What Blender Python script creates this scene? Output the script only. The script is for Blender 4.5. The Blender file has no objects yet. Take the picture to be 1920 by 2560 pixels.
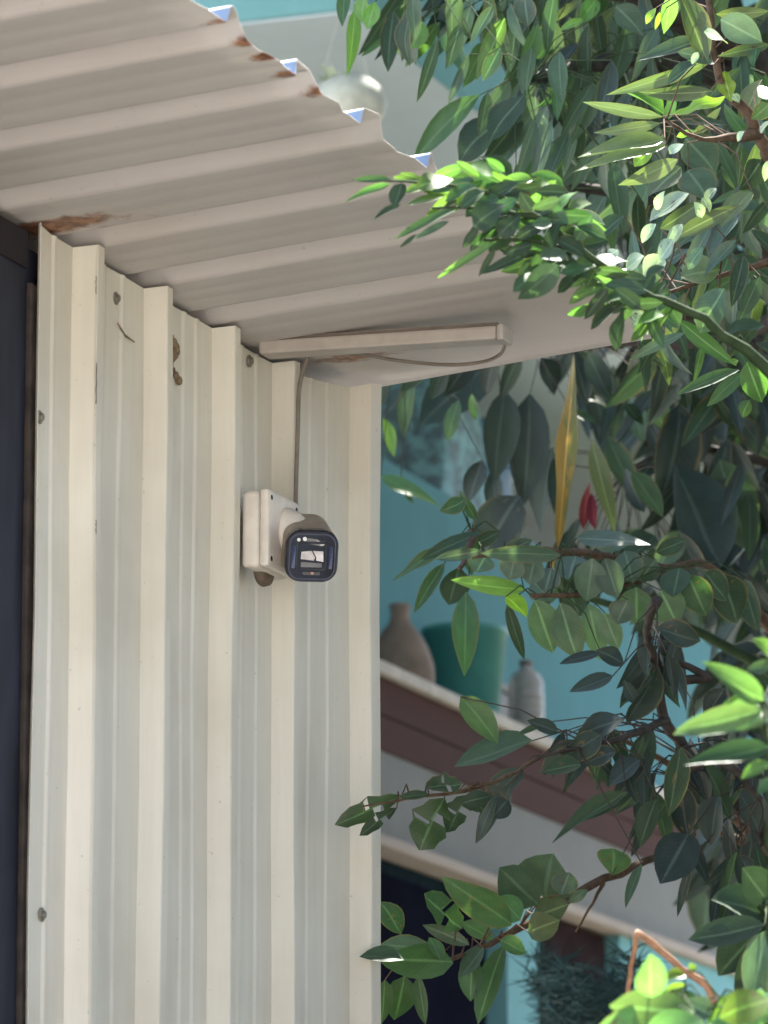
import bpy, bmesh, math, random
from mathutils import Vector, Matrix
random.seed(7)
scene = bpy.context.scene
COL = scene.collection

# ------------------------------------------------------------------ camera, light, exposure
FPX, TH, AL = 12400.0, math.radians(11.6), math.radians(20.5)
EYE = Vector((0, 0, 1.5))
cam = bpy.data.cameras.new('camera')
cam.sensor_fit = 'HORIZONTAL'; cam.sensor_width = 36.0; cam.lens = 36.0 * FPX / 1920.0
cam.clip_start = 0.1; cam.clip_end = 2000
cam.dof.use_dof = True; cam.dof.focus_distance = 5.9; cam.dof.aperture_fstop = 18.0
camo = bpy.data.objects.new('camera', cam); COL.objects.link(camo)
camo.location = EYE; camo.rotation_euler = (math.radians(90) + TH, 0, 0)
scene.camera = camo

SUN_DIR = (Vector((math.sin(AL), math.cos(AL), 0)) * .48 + Vector((math.cos(AL), -math.sin(AL), 0)) * -.05 + Vector((0, 0, 1))).normalized()   # high sun, ahead of the camera
sun_el = math.asin(SUN_DIR.z); sun_az = math.atan2(SUN_DIR.x, SUN_DIR.y)
w = bpy.data.worlds.new('World'); scene.world = w; w.use_nodes = True
nt = w.node_tree; nt.nodes.clear()
sk = nt.nodes.new('ShaderNodeTexSky'); sk.sky_type = 'NISHITA'; sk.sun_disc = False
sk.sun_elevation = sun_el; sk.sun_rotation = sun_az; sk.dust_density = 2.5
bg = nt.nodes.new('ShaderNodeBackground'); bg.inputs[1].default_value = 0.10
wo = nt.nodes.new('ShaderNodeOutputWorld')
nt.links.new(sk.outputs[0], bg.inputs[0]); nt.links.new(bg.outputs[0], wo.inputs[0])
sl = bpy.data.lights.new('sun', 'SUN'); sl.energy = 5.0; sl.angle = math.radians(0.5); sl.color = (1, .95, .87)
so = bpy.data.objects.new('sun', sl); COL.objects.link(so)
so.rotation_euler = SUN_DIR.to_track_quat('Z', 'Y').to_euler()
scene.view_settings.view_transform = 'Standard'; scene.view_settings.look = 'None'
scene.view_settings.gamma = 1; scene.view_settings.use_curve_mapping = False
scene.view_settings.exposure = 2.45

# ------------------------------------------------------------------ frames: u runs along both walls, n out of them
UU = Vector((math.sin(AL), math.cos(AL), 0)); NN = Vector((math.cos(AL), -math.sin(AL), 0))
FW = Vector((0, math.cos(TH), math.sin(TH))); UP = Vector((0, -math.sin(TH), math.cos(TH))); RT = Vector((1, 0, 0))
def ray(x, y): return RT * ((x - 960) / FPX) + UP * ((1280 - y) / FPX) + FW
def at(x, y, t): return EYE + ray(x, y) * t              # photo pixel + distance -> point of the place
def on_n(x, y, n):
    d = ray(x, y); p = EYE + d * (n / d.dot(NN)); return p.dot(UU), p.z
def P(u, n, z): return UU * u + NN * n + Vector((0, 0, z))
ROT = math.pi / 2 - AL

# ------------------------------------------------------------------ helpers
def link(o, parent=None):
    COL.objects.link(o)
    if parent: o.parent = parent
    return o
def tag(o, label=None, cat=None, group=None, kind=None):
    if label: o['label'] = label
    if cat: o['category'] = cat
    if group: o['group'] = group
    if kind: o['kind'] = kind
    return o
def empty(name, loc, rz=0.0):
    o = bpy.data.objects.new(name, None); o.empty_display_size = .05
    o.location = loc; o.rotation_euler = (0, 0, rz); return link(o)
def frame(name, u, n, z=0.0): return empty(name, P(u, n, z), ROT)   # local x along u, local y against n
def mesh_obj(name, bm, mat, parent=None, smooth=False, recalc=True):
    if recalc: bmesh.ops.recalc_face_normals(bm, faces=bm.faces)
    me = bpy.data.meshes.new(name); bm.to_mesh(me); bm.free()
    if smooth:
        for p in me.polygons: p.use_smooth = True
    for m in (mat if isinstance(mat, list) else [mat]): me.materials.append(m)
    return link(bpy.data.objects.new(name, me), parent)
def bx(bm, x0, x1, y0, y1, z0, z1, bev=0.0):
    r = bmesh.ops.create_cube(bm, size=1)
    vs = r['verts']
    for v in vs: v.co = Vector(((x0 + x1) / 2 + v.co.x * (x1 - x0), (y0 + y1) / 2 + v.co.y * (y1 - y0), (z0 + z1) / 2 + v.co.z * (z1 - z0)))
    if bev:
        es = list({e for v in vs for e in v.link_edges})
        bmesh.ops.bevel(bm, geom=es, offset=bev, segments=2, affect='EDGES', profile=.6)
def tube(bm, pts, rs, k=7, cap=True):
    rings = []
    n = len(pts)
    prev = None
    for i, p in enumerate(pts):
        d = (pts[min(i + 1, n - 1)] - pts[max(i - 1, 0)]).normalized()
        a = prev if prev else (Vector((1, 0, 0)) if abs(d.x) < .8 else Vector((0, 1, 0)))
        a = (a - d * a.dot(d)).normalized(); prev = a
        b = d.cross(a)
        r = rs[i] if hasattr(rs, '__len__') else rs
        rings.append([bm.verts.new(p + a * (r * math.cos(2 * math.pi * j / k)) + b * (r * math.sin(2 * math.pi * j / k))) for j in range(k)])
    for i in range(n - 1):
        for j in range(k):
            bm.faces.new((rings[i][j], rings[i][(j + 1) % k], rings[i + 1][(j + 1) % k], rings[i + 1][j]))
    if cap: bm.faces.new(rings[0][::-1]); bm.faces.new(rings[-1])
def lathe(bm, prof, k=28, c=(0, 0)):
    rings = []
    for r, z in prof:
        rings.append([bm.verts.new((c[0] + r * math.cos(2 * math.pi * j / k), c[1] + r * math.sin(2 * math.pi * j / k), z)) for j in range(k)])
    for i in range(len(prof) - 1):
        for j in range(k):
            bm.faces.new((rings[i][j], rings[i][(j + 1) % k], rings[i + 1][(j + 1) % k], rings[i + 1][j]))
    bm.faces.new(rings[0][::-1]); bm.faces.new(rings[-1])
def rsq(bm, cx, cy, s, r, z0, z1, mtx=None, seg=6, taper=1.0):
    """rounded-square prism along z"""
    def ring(z, sc):
        vs = []
        for q in range(4):
            a0 = q * math.pi / 2
            ox = (s - r) * (1 if q in (0, 3) else -1); oy = (s - r) * (1 if q in (0, 1) else -1)
            for j in range(seg + 1):
                a = a0 + (math.pi / 2) * j / seg
                vs.append(bm.verts.new(Vector((cx + (ox + r * math.cos(a)) * sc, cy + (oy + r * math.sin(a)) * sc, z))))
        return vs
    A, B = ring(z0, 1.0), ring(z1, taper)
    m = len(A)
    for j in range(m): bm.faces.new((A[j], A[(j + 1) % m], B[(j + 1) % m], B[j]))
    bm.faces.new(A[::-1]); bm.faces.new(B)
    if mtx: bmesh.ops.transform(bm, matrix=mtx, verts=A + B)

# ------------------------------------------------------------------ materials
class NB:
    def __init__(s, name):
        s.m = bpy.data.materials.new(name); s.m.use_nodes = True
        s.t = s.m.node_tree; s.b = s.t.nodes['Principled BSDF']; s.out = s.t.nodes['Material Output']
        s.tc = s.t.nodes.new('ShaderNodeTexCoord')
    def n(s, ty, **k):
        nd = s.t.nodes.new(ty)
        for a, v in k.items(): setattr(nd, a, v)
        return nd
    def l(s, a, b): s.t.links.new(a, b)
    def noise(s, scale, detail=4, vec=None, stretch=None, rough=.55):
        v = vec or s.tc.outputs['Object']
        if stretch:
            mp = s.n('ShaderNodeMapping'); mp.inputs['Scale'].default_value = stretch; s.l(v, mp.inputs[0]); v = mp.outputs[0]
        nz = s.n('ShaderNodeTexNoise'); nz.inputs['Scale'].default_value = scale; nz.inputs['Detail'].default_value = detail
        nz.inputs['Roughness'].default_value = rough
        s.l(v, nz.inputs['Vector']); return nz.outputs[0]
    def ramp(s, f, a, b, ca=0.0, cb=1.0):
        r = s.n('ShaderNodeMapRange'); r.interpolation_type = 'SMOOTHSTEP'
        r.inputs[1].default_value = a; r.inputs[2].default_value = b; r.inputs[3].default_value = ca; r.inputs[4].default_value = cb
        s.l(f, r.inputs[0]); return r.outputs[0]
    def math(s, op, a, b):
        m = s.n('ShaderNodeMath', operation=op)
        for i, v in enumerate((a, b)):
            if isinstance(v, (int, float)): m.inputs[i].default_value = v
            else: s.l(v, m.inputs[i])
        return m.outputs[0]
    def mix(s, f, a, b, blend='MIX'):
        m = s.n('ShaderNodeMix', data_type='RGBA', blend_type=blend)
        if isinstance(f, (int, float)): m.inputs[0].default_value = f
        else: s.l(f, m.inputs[0])
        for i, v in ((6, a), (7, b)):
            if isinstance(v, tuple): m.inputs[i].default_value = v if len(v) == 4 else v + (1,)
            else: s.l(v, m.inputs[i])
        return m.outputs[2]
    def bump(s, h, strength=.2, dist=.002):
        b = s.n('ShaderNodeBump'); b.inputs['Strength'].default_value = strength; b.inputs['Distance'].default_value = dist
        s.l(h, b.inputs['Height']); s.l(b.outputs[0], s.b.inputs['Normal'])
    def base(s, c):
        if isinstance(c, tuple): s.b.inputs['Base Color'].default_value = c + (1,)
        else: s.l(c, s.b.inputs['Base Color'])
    def rough(s, r, spec=.5, metal=0.0):
        if isinstance(r, (int, float)): s.b.inputs['Roughness'].default_value = r
        else: s.l(r, s.b.inputs['Roughness'])
        s.b.inputs['Specular IOR Level'].default_value = spec; s.b.inputs['Metallic'].default_value = metal

def simple(name, c, r=.5, spec=.5, var=.12, scale=20, bump=.1, metal=0.0, stretch=None):
    b = NB(name)
    f = b.noise(scale, 5, stretch=stretch)
    d = tuple(x * (1 - var) for x in c); h = tuple(min(1, x * (1 + var)) for x in c)
    b.base(b.mix(b.ramp(f, .3, .7), d, h)); b.rough(r, spec, metal)
    if bump: b.bump(f, bump, .002)
    return b.m

def sheet_material(name, c, dirt, spots=(), streak=(6, 6, .35), rust_noise=.5, rough=.5, spec=.4):
    """painted steel: long streaks, specks of dirt and rust where the metal has rusted"""
    b = NB(name)
    s1 = b.noise(14, 5, stretch=streak)
    s2 = b.noise(60, 3, stretch=streak)
    f = b.math('ADD', b.math('MULTIPLY', s1, .7), b.math('MULTIPLY', s2, .3))
    col = b.mix(b.ramp(f, .36, .66), tuple(x * .965 for x in c), tuple(min(1, x * 1.02) for x in c))
    bl = b.noise(3.5, 4)
    col = b.mix(b.ramp(bl, .42, .75, 0, .38), col, dirt)
    sp = b.noise(170, 2, rough=.4)
    col = b.mix(b.ramp(sp, .71, .80, 0, .35), col, tuple(x * .35 for x in dirt))
    if spots:
        tot = None
        for (x, y, z, rx, ry, rz, k) in spots:
            mp = b.n('ShaderNodeMapping', vector_type='POINT')
            mp.inputs['Location'].default_value = (-x / rx, -y / ry, -z / rz); mp.inputs['Scale'].default_value = (1 / rx, 1 / ry, 1 / rz)
            b.l(b.tc.outputs['Object'], mp.inputs[0])
            ln = b.n('ShaderNodeVectorMath', operation='LENGTH'); b.l(mp.outputs[0], ln.inputs[0])
            v = b.ramp(ln.outputs['Value'], 0.1, 1.0, k, 0)
            tot = v if tot is None else b.math('MAXIMUM', tot, v)
        rn = b.noise(55, 6, rough=.7)
        mask = b.ramp(b.math('ADD', tot, b.math('MULTIPLY', b.math('SUBTRACT', rn, .5), 1.6 * rust_noise + .5)), .38, .85)
        hue = b.mix(b.ramp(b.noise(70, 5), .35, .65), (.11, .045, .026), (.30, .15, .085))
        col = b.mix(mask, col, hue)
    b.base(col); b.rough(rough, spec); b.bump(b.noise(26, 3), .03, .002)
    return b.m

def leaf_material(name, c, tip=None, rough=.38, trans=.32, blotch=None, spec=.5):
    b = NB('leaf_' + name)
    uv = b.n('ShaderNodeUVMap'); sx = b.n('ShaderNodeSeparateXYZ'); b.l(uv.outputs[0], sx.inputs[0])
    oi = b.n('ShaderNodeObjectInfo')
    ax = b.math('ABSOLUTE', b.math('SUBTRACT', sx.outputs[0], .5), 0)
    rib = b.ramp(ax, .015, .06, 1, 0)
    vein = b.ramp(b.math('SINE', b.math('ADD', b.math('MULTIPLY', sx.outputs[1], 75), b.math('MULTIPLY', ax, -40)), 0), .6, 1.0)
    nz = b.noise(9, 4, vec=oi.outputs['Location'])
    nn = b.noise(3.0, 4, vec=uv.outputs[0])
    col = b.mix(b.ramp(oi.outputs['Random'], 0, 1), tuple(x * .72 for x in c), tuple(min(1, x * 1.3) for x in c))
    hs = b.n('ShaderNodeHueSaturation'); b.l(col, hs.inputs['Color'])
    b.l(b.math('ADD', b.math('MULTIPLY', b.math('FRACT', b.math('MULTIPLY', oi.outputs['Random'], 17.3), 0), .05), .475), hs.inputs['Hue'])
    b.l(b.ramp(nn, .3, .7, .86, 1.12), hs.inputs['Value'])
    col = hs.outputs[0]
    if tip: col = b.mix(b.ramp(sx.outputs[1], .35, 1.0), col, tip)
    if blotch:
        bn = b.noise(2.2, 3, vec=uv.outputs[0], stretch=(1.2, 4, 1))
        sd = b.math('ADD', b.math('MULTIPLY', sx.outputs[0], .55), b.math('MULTIPLY', sx.outputs[1], .5))
        col = b.mix(b.ramp(b.math('ADD', bn, sd), .98, 1.16), col, blotch)
    bs = b.noise(5.0, 3, vec=b.mix(1.0, uv.outputs[0], oi.outputs['Location'], 'ADD'))
    old = b.ramp(b.math('FRACT', b.math('MULTIPLY', oi.outputs['Random'], 5.7), 0), .45, .9)
    col = b.mix(b.math('MULTIPLY', b.ramp(bs, .62, .70), old), col, (.13, .085, .035))
    edge = b.math('MULTIPLY', b.ramp(b.math('ADD', ax, b.math('MULTIPLY', nn, .16)), .50, .56), old)
    col = b.mix(b.math('MULTIPLY', edge, .6), col, (.16, .12, .05))
    lite = tuple(min(1, x * 1.9 + .03) for x in c)
    col = b.mix(b.math('MULTIPLY', rib, .65), col, lite)
    col = b.mix(b.math('MULTIPLY', vein, .07), col, lite)
    b.base(col); b.rough(rough, spec); b.bump(vein, .05, .003)
    tr = b.n('ShaderNodeBsdfTranslucent')
    tcol = b.mix(1.0, col, (1.35, 1.55, .6, 1), 'MULTIPLY'); b.l(tcol, tr.inputs[0])
    mx = b.n('ShaderNodeMixShader'); mx.inputs[0].default_value = trans
    b.l(b.b.outputs[0], mx.inputs[1]); b.l(tr.outputs[0], mx.inputs[2]); b.l(mx.outputs[0], b.out.inputs[0])
    return b.m

LM = {  # dark, shade, mid and light put lit and shaded tones into leaf colour
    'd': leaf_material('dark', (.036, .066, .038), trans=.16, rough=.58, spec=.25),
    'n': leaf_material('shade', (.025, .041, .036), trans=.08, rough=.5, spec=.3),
    'm': leaf_material('mid', (.045, .098, .042), trans=.28, rough=.46, spec=.4),
    'g': leaf_material('grey_green', (.062, .100, .075), rough=.44, trans=.24, spec=.45),
    'o': leaf_material('olive', (.085, .118, .048), rough=.5, trans=.25),
    'l': leaf_material('light', (.10, .20, .06), trans=.45, rough=.45, spec=.4),
    'b': leaf_material('pale', (.105, .18, .105), rough=.45, trans=.33, spec=.4),
    'y': leaf_material('lime', (.17, .30, .045), trans=.45),
    'f': leaf_material('fresh', (.135, .255, .095), trans=.4, rough=.5, spec=.3),
    'w': leaf_material('pale_glint', (.30, .38, .28), rough=.22, spec=.9, trans=.4),  # pale colour stands in for sun highlights on leaves
    'c': leaf_material('golden', (.25, .135, .032), blotch=(.075, .088, .024), trans=.1),
    'r': leaf_material('crimson', (.10, .016, .016), trans=.03, rough=.75, spec=.08),
    'p': leaf_material('whitish', (.42, .47, .40), trans=.2),
}
BARK = simple('bark', (.045, .038, .033), .8, .2, .3, 60, .5)
TWIG = simple('twig_bark', (.10, .065, .042), .8, .12, .3, 80, .3)
STALK = simple('green_stalk', (.035, .055, .025), .8, .1, .2, 60, .2)
TAN = simple('tan_stem', (.36, .19, .11), .6, .3, .25, 90, .3)

# ------------------------------------------------------------------ ground
gm = NB('pale_concrete')
g1 = gm.noise(.6, 6); g2 = gm.noise(18, 6)
gm.base(gm.mix(gm.ramp(g1, .35, .65), (.44, .41, .36), (.52, .49, .44))); gm.rough(.9, .2); gm.bump(g2, .4, .02)
bm = bmesh.new(); bmesh.ops.create_grid(bm, x_segments=1, y_segments=1, size=400)
tag(mesh_obj('ground', bm, gm.m), kind='structure')

sm_ = NB('added_dark_soil')
q1 = sm_.noise(1.1, 6); q2 = sm_.noise(25, 6)
sm_.base(sm_.mix(sm_.ramp(q1, .35, .65), (.045, .038, .028), (.055, .07, .028))); sm_.rough(.95, .1); sm_.bump(q2, .8, .03)
bm = bmesh.new()
vs = [bm.verts.new(P(a, c, .004)) for a, c in ((2.7, -.55), (2.9, 1.2), (2.6, 3.0), (3.0, 14), (60, 14), (60, -2.7), (5.75, -2.7), (5.75, -.55))]
bm.faces.new(vs)
tag(mesh_obj('added_dark_soil', bm, sm_.m), kind='structure')  # unseen dark soil added to cut light bounced onto wall and house

# ------------------------------------------------------------------ the shed
NW = -2.1407                    # plane of the wall's pans
NE = -1.721                     # roof edge
ZW, ZE = 2.866, 2.898
U0, N0 = 4.0, -3.1              # base of the shed
shed = frame('shed', U0, N0)
tag(shed, 'cream corrugated steel shed with overhanging rusty roof sheets and dark opening', 'shed')
def S(u, n, z): return Vector((u - U0, -(n - N0), z))
SHEET = sheet_material('cream_paint', (.675, .638, .56), (.42, .36, .27), spots=[
    (5.63 - U0, N0 - NW, 2.18, .05, .08, .10, .16)], rust_noise=.25)
rs = []
def spot(u, n, ru, rn, k): rs.append((u - U0, N0 - n, 2.88, ru, rn, .3, k))
for (u, k) in ((4.165, .75), (4.235, .85), (4.285, .95), (4.345, .75), (4.42, .75), (4.475, .45), (4.54, .3), (4.66, .35), (4.90, .4), (5.07, .55), (5.27, .5)):
    spot(u, NE - .004, .024, .038, k)
spot(4.690, NW + .012, .055, .13, 1.0)
spot(4.71, NW + .05, .10, .24, .42)
spot(4.62, NW + .06, .12, .30, .32)
spot(5.47, NW + .05, .07, .13, .75)
spot(5.40, NW + .10, .05, .22, .28)
ROOF = sheet_material('roof_paint', (.49, .452, .432), (.36, .31, .27), spots=rs, streak=(7, .35, 6), rust_noise=.45)

def wall_sheet(prof, z0):
    """prof: list of (u, rise, top_z)"""
    bm = bmesh.new()
    zs = [z0, .8, 1.5, 1.8, 2.0, 2.15, 2.3, 2.45, 2.6, 2.72]
    rows = []
    for z in zs + [None]:
        row = []
        for (uu, h, zt) in prof:
            zz = zt if z is None else z
            wob = .0012 * math.sin(uu * 23 + zz * 5.1) + .0008 * math.sin(zz * 13 + uu * 7)
            row.append(bm.verts.new(S(uu + wob, NW + h + wob * .6, zz)))
        rows.append(row)
    for a, b in zip(rows, rows[1:]):
        for i in range(len(prof) - 1): bm.faces.new((a[i], a[i + 1], b[i + 1], b[i]))
    return bm
def roof_z(u, n): return ZW + (ZE - ZW) * (n - NW) / (NE - NW)
H = .0265
def rib(u0, wd=.0):
    return [(u0, 0), (u0 + .0055, H - .001), (u0 + .0075, H), (u0 + .0225 + wd, H), (u0 + .0245 + wd, H - .001), (u0 + .031 + wd, 0)]
def pan(u0, u1, ks):
    out = []
    for k in ks:
        c = u0 + (u1 - u0) * k
        out += [(c - .008, 0), (c - .003, .0020), (c + .003, .0020), (c + .008, 0)]
    return out
R1, R2, R3, R4, R5 = 4.763, 4.956, 5.156, 5.348, 5.605
def tops(pr):
    o = []
    for (u, h) in pr:
        z = roof_z(u, NW + h) - .0035
        if u > 5.30: z += .050 * ((u - 5.30) / .41) ** 2
        if u < 4.69: z += .004
        o.append((u, h, z))
    return o
prA = [(4.668, .004), (4.672, 0)] + pan(4.70, 4.763, [.22]) + rib(R1)[:4]
prB = [(u, h + .0012) for u, h in rib(R1)[1:]] + pan(R1 + .03, R2, [.30, .62]) + rib(R2) + pan(R2 + .03, R3, [.53, .74]) + rib(R3) + \
      pan(R3 + .03, R4, [.40, .70]) + rib(R4)
prC = pan(R4 + .03, R5, [.40, .66]) + rib(R5, .016)[:5] + [(R5 + .047, H - .012), (R5 + .049, H - .03)]
for pr in (prA, prB + prC):
    o = mesh_obj('wall_sheet', wall_sheet(tops(pr), 0.0), SHEET, shed, recalc=False)
    sd = o.modifiers.new('thickness', 'SOLIDIFY'); sd.thickness = .0008; sd.offset = -1
# roof sheets: ribs stand up, hollow seen from below; laps over a rib
def roof_sheet(us, n0, n1):
    bm = bmesh.new(); rows = []
    ns = [n0, -2.8, NW - .02, NW + .1, NW + .2, NW + .3, n1 - .05, n1]
    for nn in ns:
        row = []
        for (uu, h) in us:
            wob = .0015 * math.sin(uu * 9 + nn * 6) + .001 * math.sin(uu * 31)
            e = 0
            if nn == n1: e = .003 * math.sin(uu * 47) + .002 * math.sin(uu * 113)
            k = max(0, uu - 5.30) / .20; q = min(1.25, 1 - (nn - NW) / (NE - NW))
            row.append(bm.verts.new(S(uu + .21 * k * q, nn + e, roof_z(uu, nn) + h + wob * .6 + .053 * k * k * q)))
        rows.append(row)
    for a, b in zip(rows, rows[1:]):
        for i in range(len(us) - 1): bm.faces.new((a[i], b[i], b[i + 1], a[i + 1]))
    return bm
def rrib(u): return [(u - .004, 0), (u - .001, .0001), (u + .0008, .0025), (u + .0050, .0150), (u + .0064, .0182), (u + .010, .019), (u + .032, .019), (u + .037, .0178), (u + .041, .0148), (u + .057, .0028), (u + .062, .0002), (u + .068, 0)]
RTOP = simple('sky_tinted_roof_top', (.27, .35, .48), .45, .4, .06, 20, 0)  # upper side of the sheets; blue of the sky light put into its colour
PITCH = .1856
def rpan(u): return [(u + .058 + .040, 0), (u + .058 + .046, .0007), (u + .058 + .052, 0), (u + .058 + .080, 0), (u + .058 + .086, .0007), (u + .058 + .092, 0)]
for k0, k1, lift in ((-9, -4, -.0016), (-4, 1, .0), (1, 6, .0016)):
    us = []
    for k in range(k0, k1):
        us += rrib(4.171 + k * PITCH) + rpan(4.171 + k * PITCH)
    if k1 < 6: us += rrib(4.171 + k1 * PITCH)[:8]
    us = [(u, h + lift) for u, h in us if u <= 5.50]
    if k1 == 6: us += [(5.502, 0), (5.506, -.006)]
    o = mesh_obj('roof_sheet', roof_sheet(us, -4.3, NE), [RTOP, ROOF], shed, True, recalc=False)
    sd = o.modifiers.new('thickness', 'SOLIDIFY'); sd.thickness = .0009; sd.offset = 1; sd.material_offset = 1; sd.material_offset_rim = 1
# roof beyond the last sheet is open to the taller corner; the rest of the shed's shell
DARK = simple('navy_steel', (.019, .021, .034), .6, .25, .35, 9, .15, stretch=(3, 3, .6))
RUST = sheet_material('rusty_steel', (.020, .019, .023), (.040, .025, .022), rough=.8, spec=.15)
EDGE = simple('rusty_edge', (.035, .026, .022), .7, .3, .4, 40, .3)
def sbox(name, u0, u1, n0, n1, z0, z1, mat, bev=.0):
    bm = bmesh.new(); bx(bm, u0 - U0, u1 - U0, N0 - n1, N0 - n0, z0, z1, bev); return mesh_obj(name, bm, mat, shed)
sbox('end_wall', 5.632, 5.644, -4.2, NW - .004, 0, 2.82, SHEET)
sbox('back_wall', 2.60, 5.630, -4.2, -4.188, 0, 2.70, SHEET)
sbox('end_wall', 2.588, 2.598, -4.2, NW - .06, 0, 2.75, SHEET)
sbox('door', 2.62, 4.700, NW - .034, NW - .0095, .02, 2.84, DARK, .003)
sbox('door_post', 4.6625, 4.690, NW - .0092, NW - .0022, 0, 2.80, EDGE, .002)
sbox('purlin', 2.62, 4.6615, NW - .0092, NW - .006, 2.815, 2.856, RUST, .002)
sbox('purlin', 4.68, 5.628, NW - .11, NW - .035, 2.760, 2.840, RUST, .004)
# screws
SCREW = simple('zinc_washer', (.22, .20, .17), .45, .5, .3, 200, .2, .5)
for (x, y, rise) in ((288, 746, 0), (622, 903, 0), (97, 1043, 0), (102, 2287, 0)):
    u, z = on_n(x, y, NW + rise)
    bm = bmesh.new()
    lathe(bm, [(.0075, 0), (.0075, .001), (.006, .002), (.0042, .0022), (.0042, .0042), (.0034, .0048)], 14)
    bmesh.ops.rotate(bm, verts=bm.verts, cent=(0, 0, 0), matrix=Matrix.Rotation(math.pi / 2, 3, 'X'))
    bmesh.ops.translate(bm, verts=bm.verts, vec=S(u, NW + rise + .0006, z))
    mesh_obj('screw', bm, SCREW, shed)

GAP = simple('dark_gap', (.03, .028, .028), .9, .1)
for (x, ya, yb) in ((241, 690, 735), (242, 905, 1010), (241, 1300, 1335), (244, 1890, 2065)):
    ua, za = on_n(x, ya, NW + H + .0015); zb_ = on_n(x, yb, NW + H + .0015)[1]
    bm = bmesh.new(); nn_ = 6
    tube(bm, [S(ua + .0006 * math.sin(k * 2.7 + ya), NW + H + .0012, za + (zb_ - za) * k / nn_) for k in range(nn_ + 1)], [+.0002 + .0004 * abs(math.sin(k * 1.3 + x)) for k in range(nn_ + 1)], 5)
    mesh_obj('seam_gap', bm, GAP, shed)

# mud nest on the second rib
nest = frame('mud_nest', 4.99, NW + .004, 2.72)
tag(nest, 'small brown mud nest stuck beside second rib of the wall', 'insect nest')
MUD = simple('dry_mud', (.21, .15, .095), .9, .2, .35, 160, .8)
u_, z_ = on_n(434, 905, NW); u0_, z0_ = on_n(320, 830, NW)
nest.location = P(u_, NW, z_)
bm = bmesh.new()
for k in range(11):
    a = k / 10
    c = Vector((-.014 + .010 * math.sin(a * 7) + .016 * a, -.003, .026 - .046 * a))
    r = .0018 + .0030 * abs(math.sin(a * 3.7 + .4))
    m = Matrix.Translation(c) @ Matrix.Diagonal((r * 1.5, r * .9, r * 1.3, 1))
    bmesh.ops.create_icosphere(bm, subdivisions=2, radius=1, matrix=m)
mesh_obj('mud_lump', bm, MUD, nest, True)
bm = bmesh.new()
pts = [Vector((a[0] - u_, -.003, a[1] - z_)) for a in (on_n(288, 808, NW), on_n(305, 838, NW), on_n(330, 856, NW))]
tube(bm, pts, [.0008, .0014, .0006], 6); mesh_obj('mud_trail', bm, MUD, nest, True)

# ------------------------------------------------------------------ trunking under the roof and the cable
TRUNK = simple('aged_pvc', (.40, .355, .32), .45, .4, .08, 30, .05)
CABLE = simple('cable_sheath', (.20, .165, .135), .5, .4, .15, 40, 0)
tr = frame('cable_trunking', 5.31, NW, 0)
tag(tr, 'beige plastic trunking fixed flat under the roof overhang', 'trunking')
uL, zL = on_n(660, 880, NW + .012)
def tl(p): return tr.matrix_basis.inverted() @ p
tr.location = P(uL, NW + .012, zL - .02); tr.rotation_euler = (0, 0, ROT)
bpy.context.view_layer.update()
def on_u(x, y, u):
    d = ray(x, y); p = EYE + d * ((u - EYE.dot(UU)) / d.dot(UU)); return p.dot(NN), p.z
nR, zR = on_u(1252, 838, uL)
A0 = Vector((0, 0, .022)); A1 = Vector((0, -(nR - NW - .012), zR - (zL - .02)))
def beam(bm, a, b, wa, ha, bev):
    d = b - a; L = d.length
    bb = bmesh.new(); bx(bb, -wa / 2, wa / 2, 0, L, -ha / 2, ha / 2, bev)
    y = d.normalized(); x = Vector((1, 0, 0)); z = x.cross(y)
    M = Matrix((x, y, z)).transposed().to_4x4(); M.translation = a
    bb.transform(M); me = bpy.data.meshes.new('t'); bb.to_mesh(me); bm.from_mesh(me); bb.free(); bpy.data.meshes.remove(me)
bm = bmesh.new(); beam(bm, A0, A1, .034, .016, .003); mesh_obj('trunking_body', bm, TRUNK, tr)
bm = bmesh.new(); d = (A1 - A0).normalized(); beam(bm, A1 + d * .0005, A1 + d * .009, .037, .019, .003); mesh_obj('end_cap', bm, TRUNK, tr)
bm = bmesh.new(); beam(bm, A0 + Vector((0, 0, .0105)), A1 + Vector((0, 0, .0105)), .026, .0045, .0); mesh_obj('shadow_strip', bm, simple('strip', (.16, .13, .11), .7, .3), tr)  # dark strip stands in for the shadow line above the trunking

def smooth(pts, n=8):
    out = []
    for i in range(len(pts) - 1):
        p0 = pts[max(i - 1, 0)]; p1 = pts[i]; p2 = pts[i + 1]; p3 = pts[min(i + 2, len(pts) - 1)]
        for k in range(n):
            t = k / n
            out.append(.5 * ((2 * p1) + (p2 - p0) * t + (2 * p0 - 5 * p1 + 4 * p2 - p3) * t * t + (3 * p1 - p0 - 3 * p2 + p3) * t ** 3))
    out.append(pts[-1]); return out
def wpt(x, y, n): u, z = on_n(x, y, n); return P(u, n, z)
cb = empty('camera_cable', wpt(742, 1270, NW + .035)); tag(cb, 'thin brown cable hanging from trunking down to the security camera', 'cable')
inv = Vector(cb.location)
def under(x, y):
    d = ray(x, y)                                  # a point just below the roof plane
    lo, hi = 4.5, 6.6
    for _ in range(40):
        m = (lo + hi) / 2; p = EYE + d * m
        if p.z < roof_z(0, p.dot(NN)) - .012: lo = m
        else: hi = m
    return EYE + d * lo
bm = bmesh.new()
path = [wpt(739, 1268, NW + .034), wpt(740, 1200, NW + .032), wpt(744, 1080, NW + .033), wpt(747, 980, NW + .032), wpt(758, 925, NW + .034), wpt(770, 890, NW + .04)]
tube(bm, [p - inv for p in smooth(path)], .0028, 7); mesh_obj('drop_wire', bm, CABLE, cb, True)
bm = bmesh.new()
tip = tr.matrix_world @ (A1 + d * .004)
bpy.context.view_layer.update(); tip = tr.matrix_world @ (A1 + d * .004)
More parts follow.
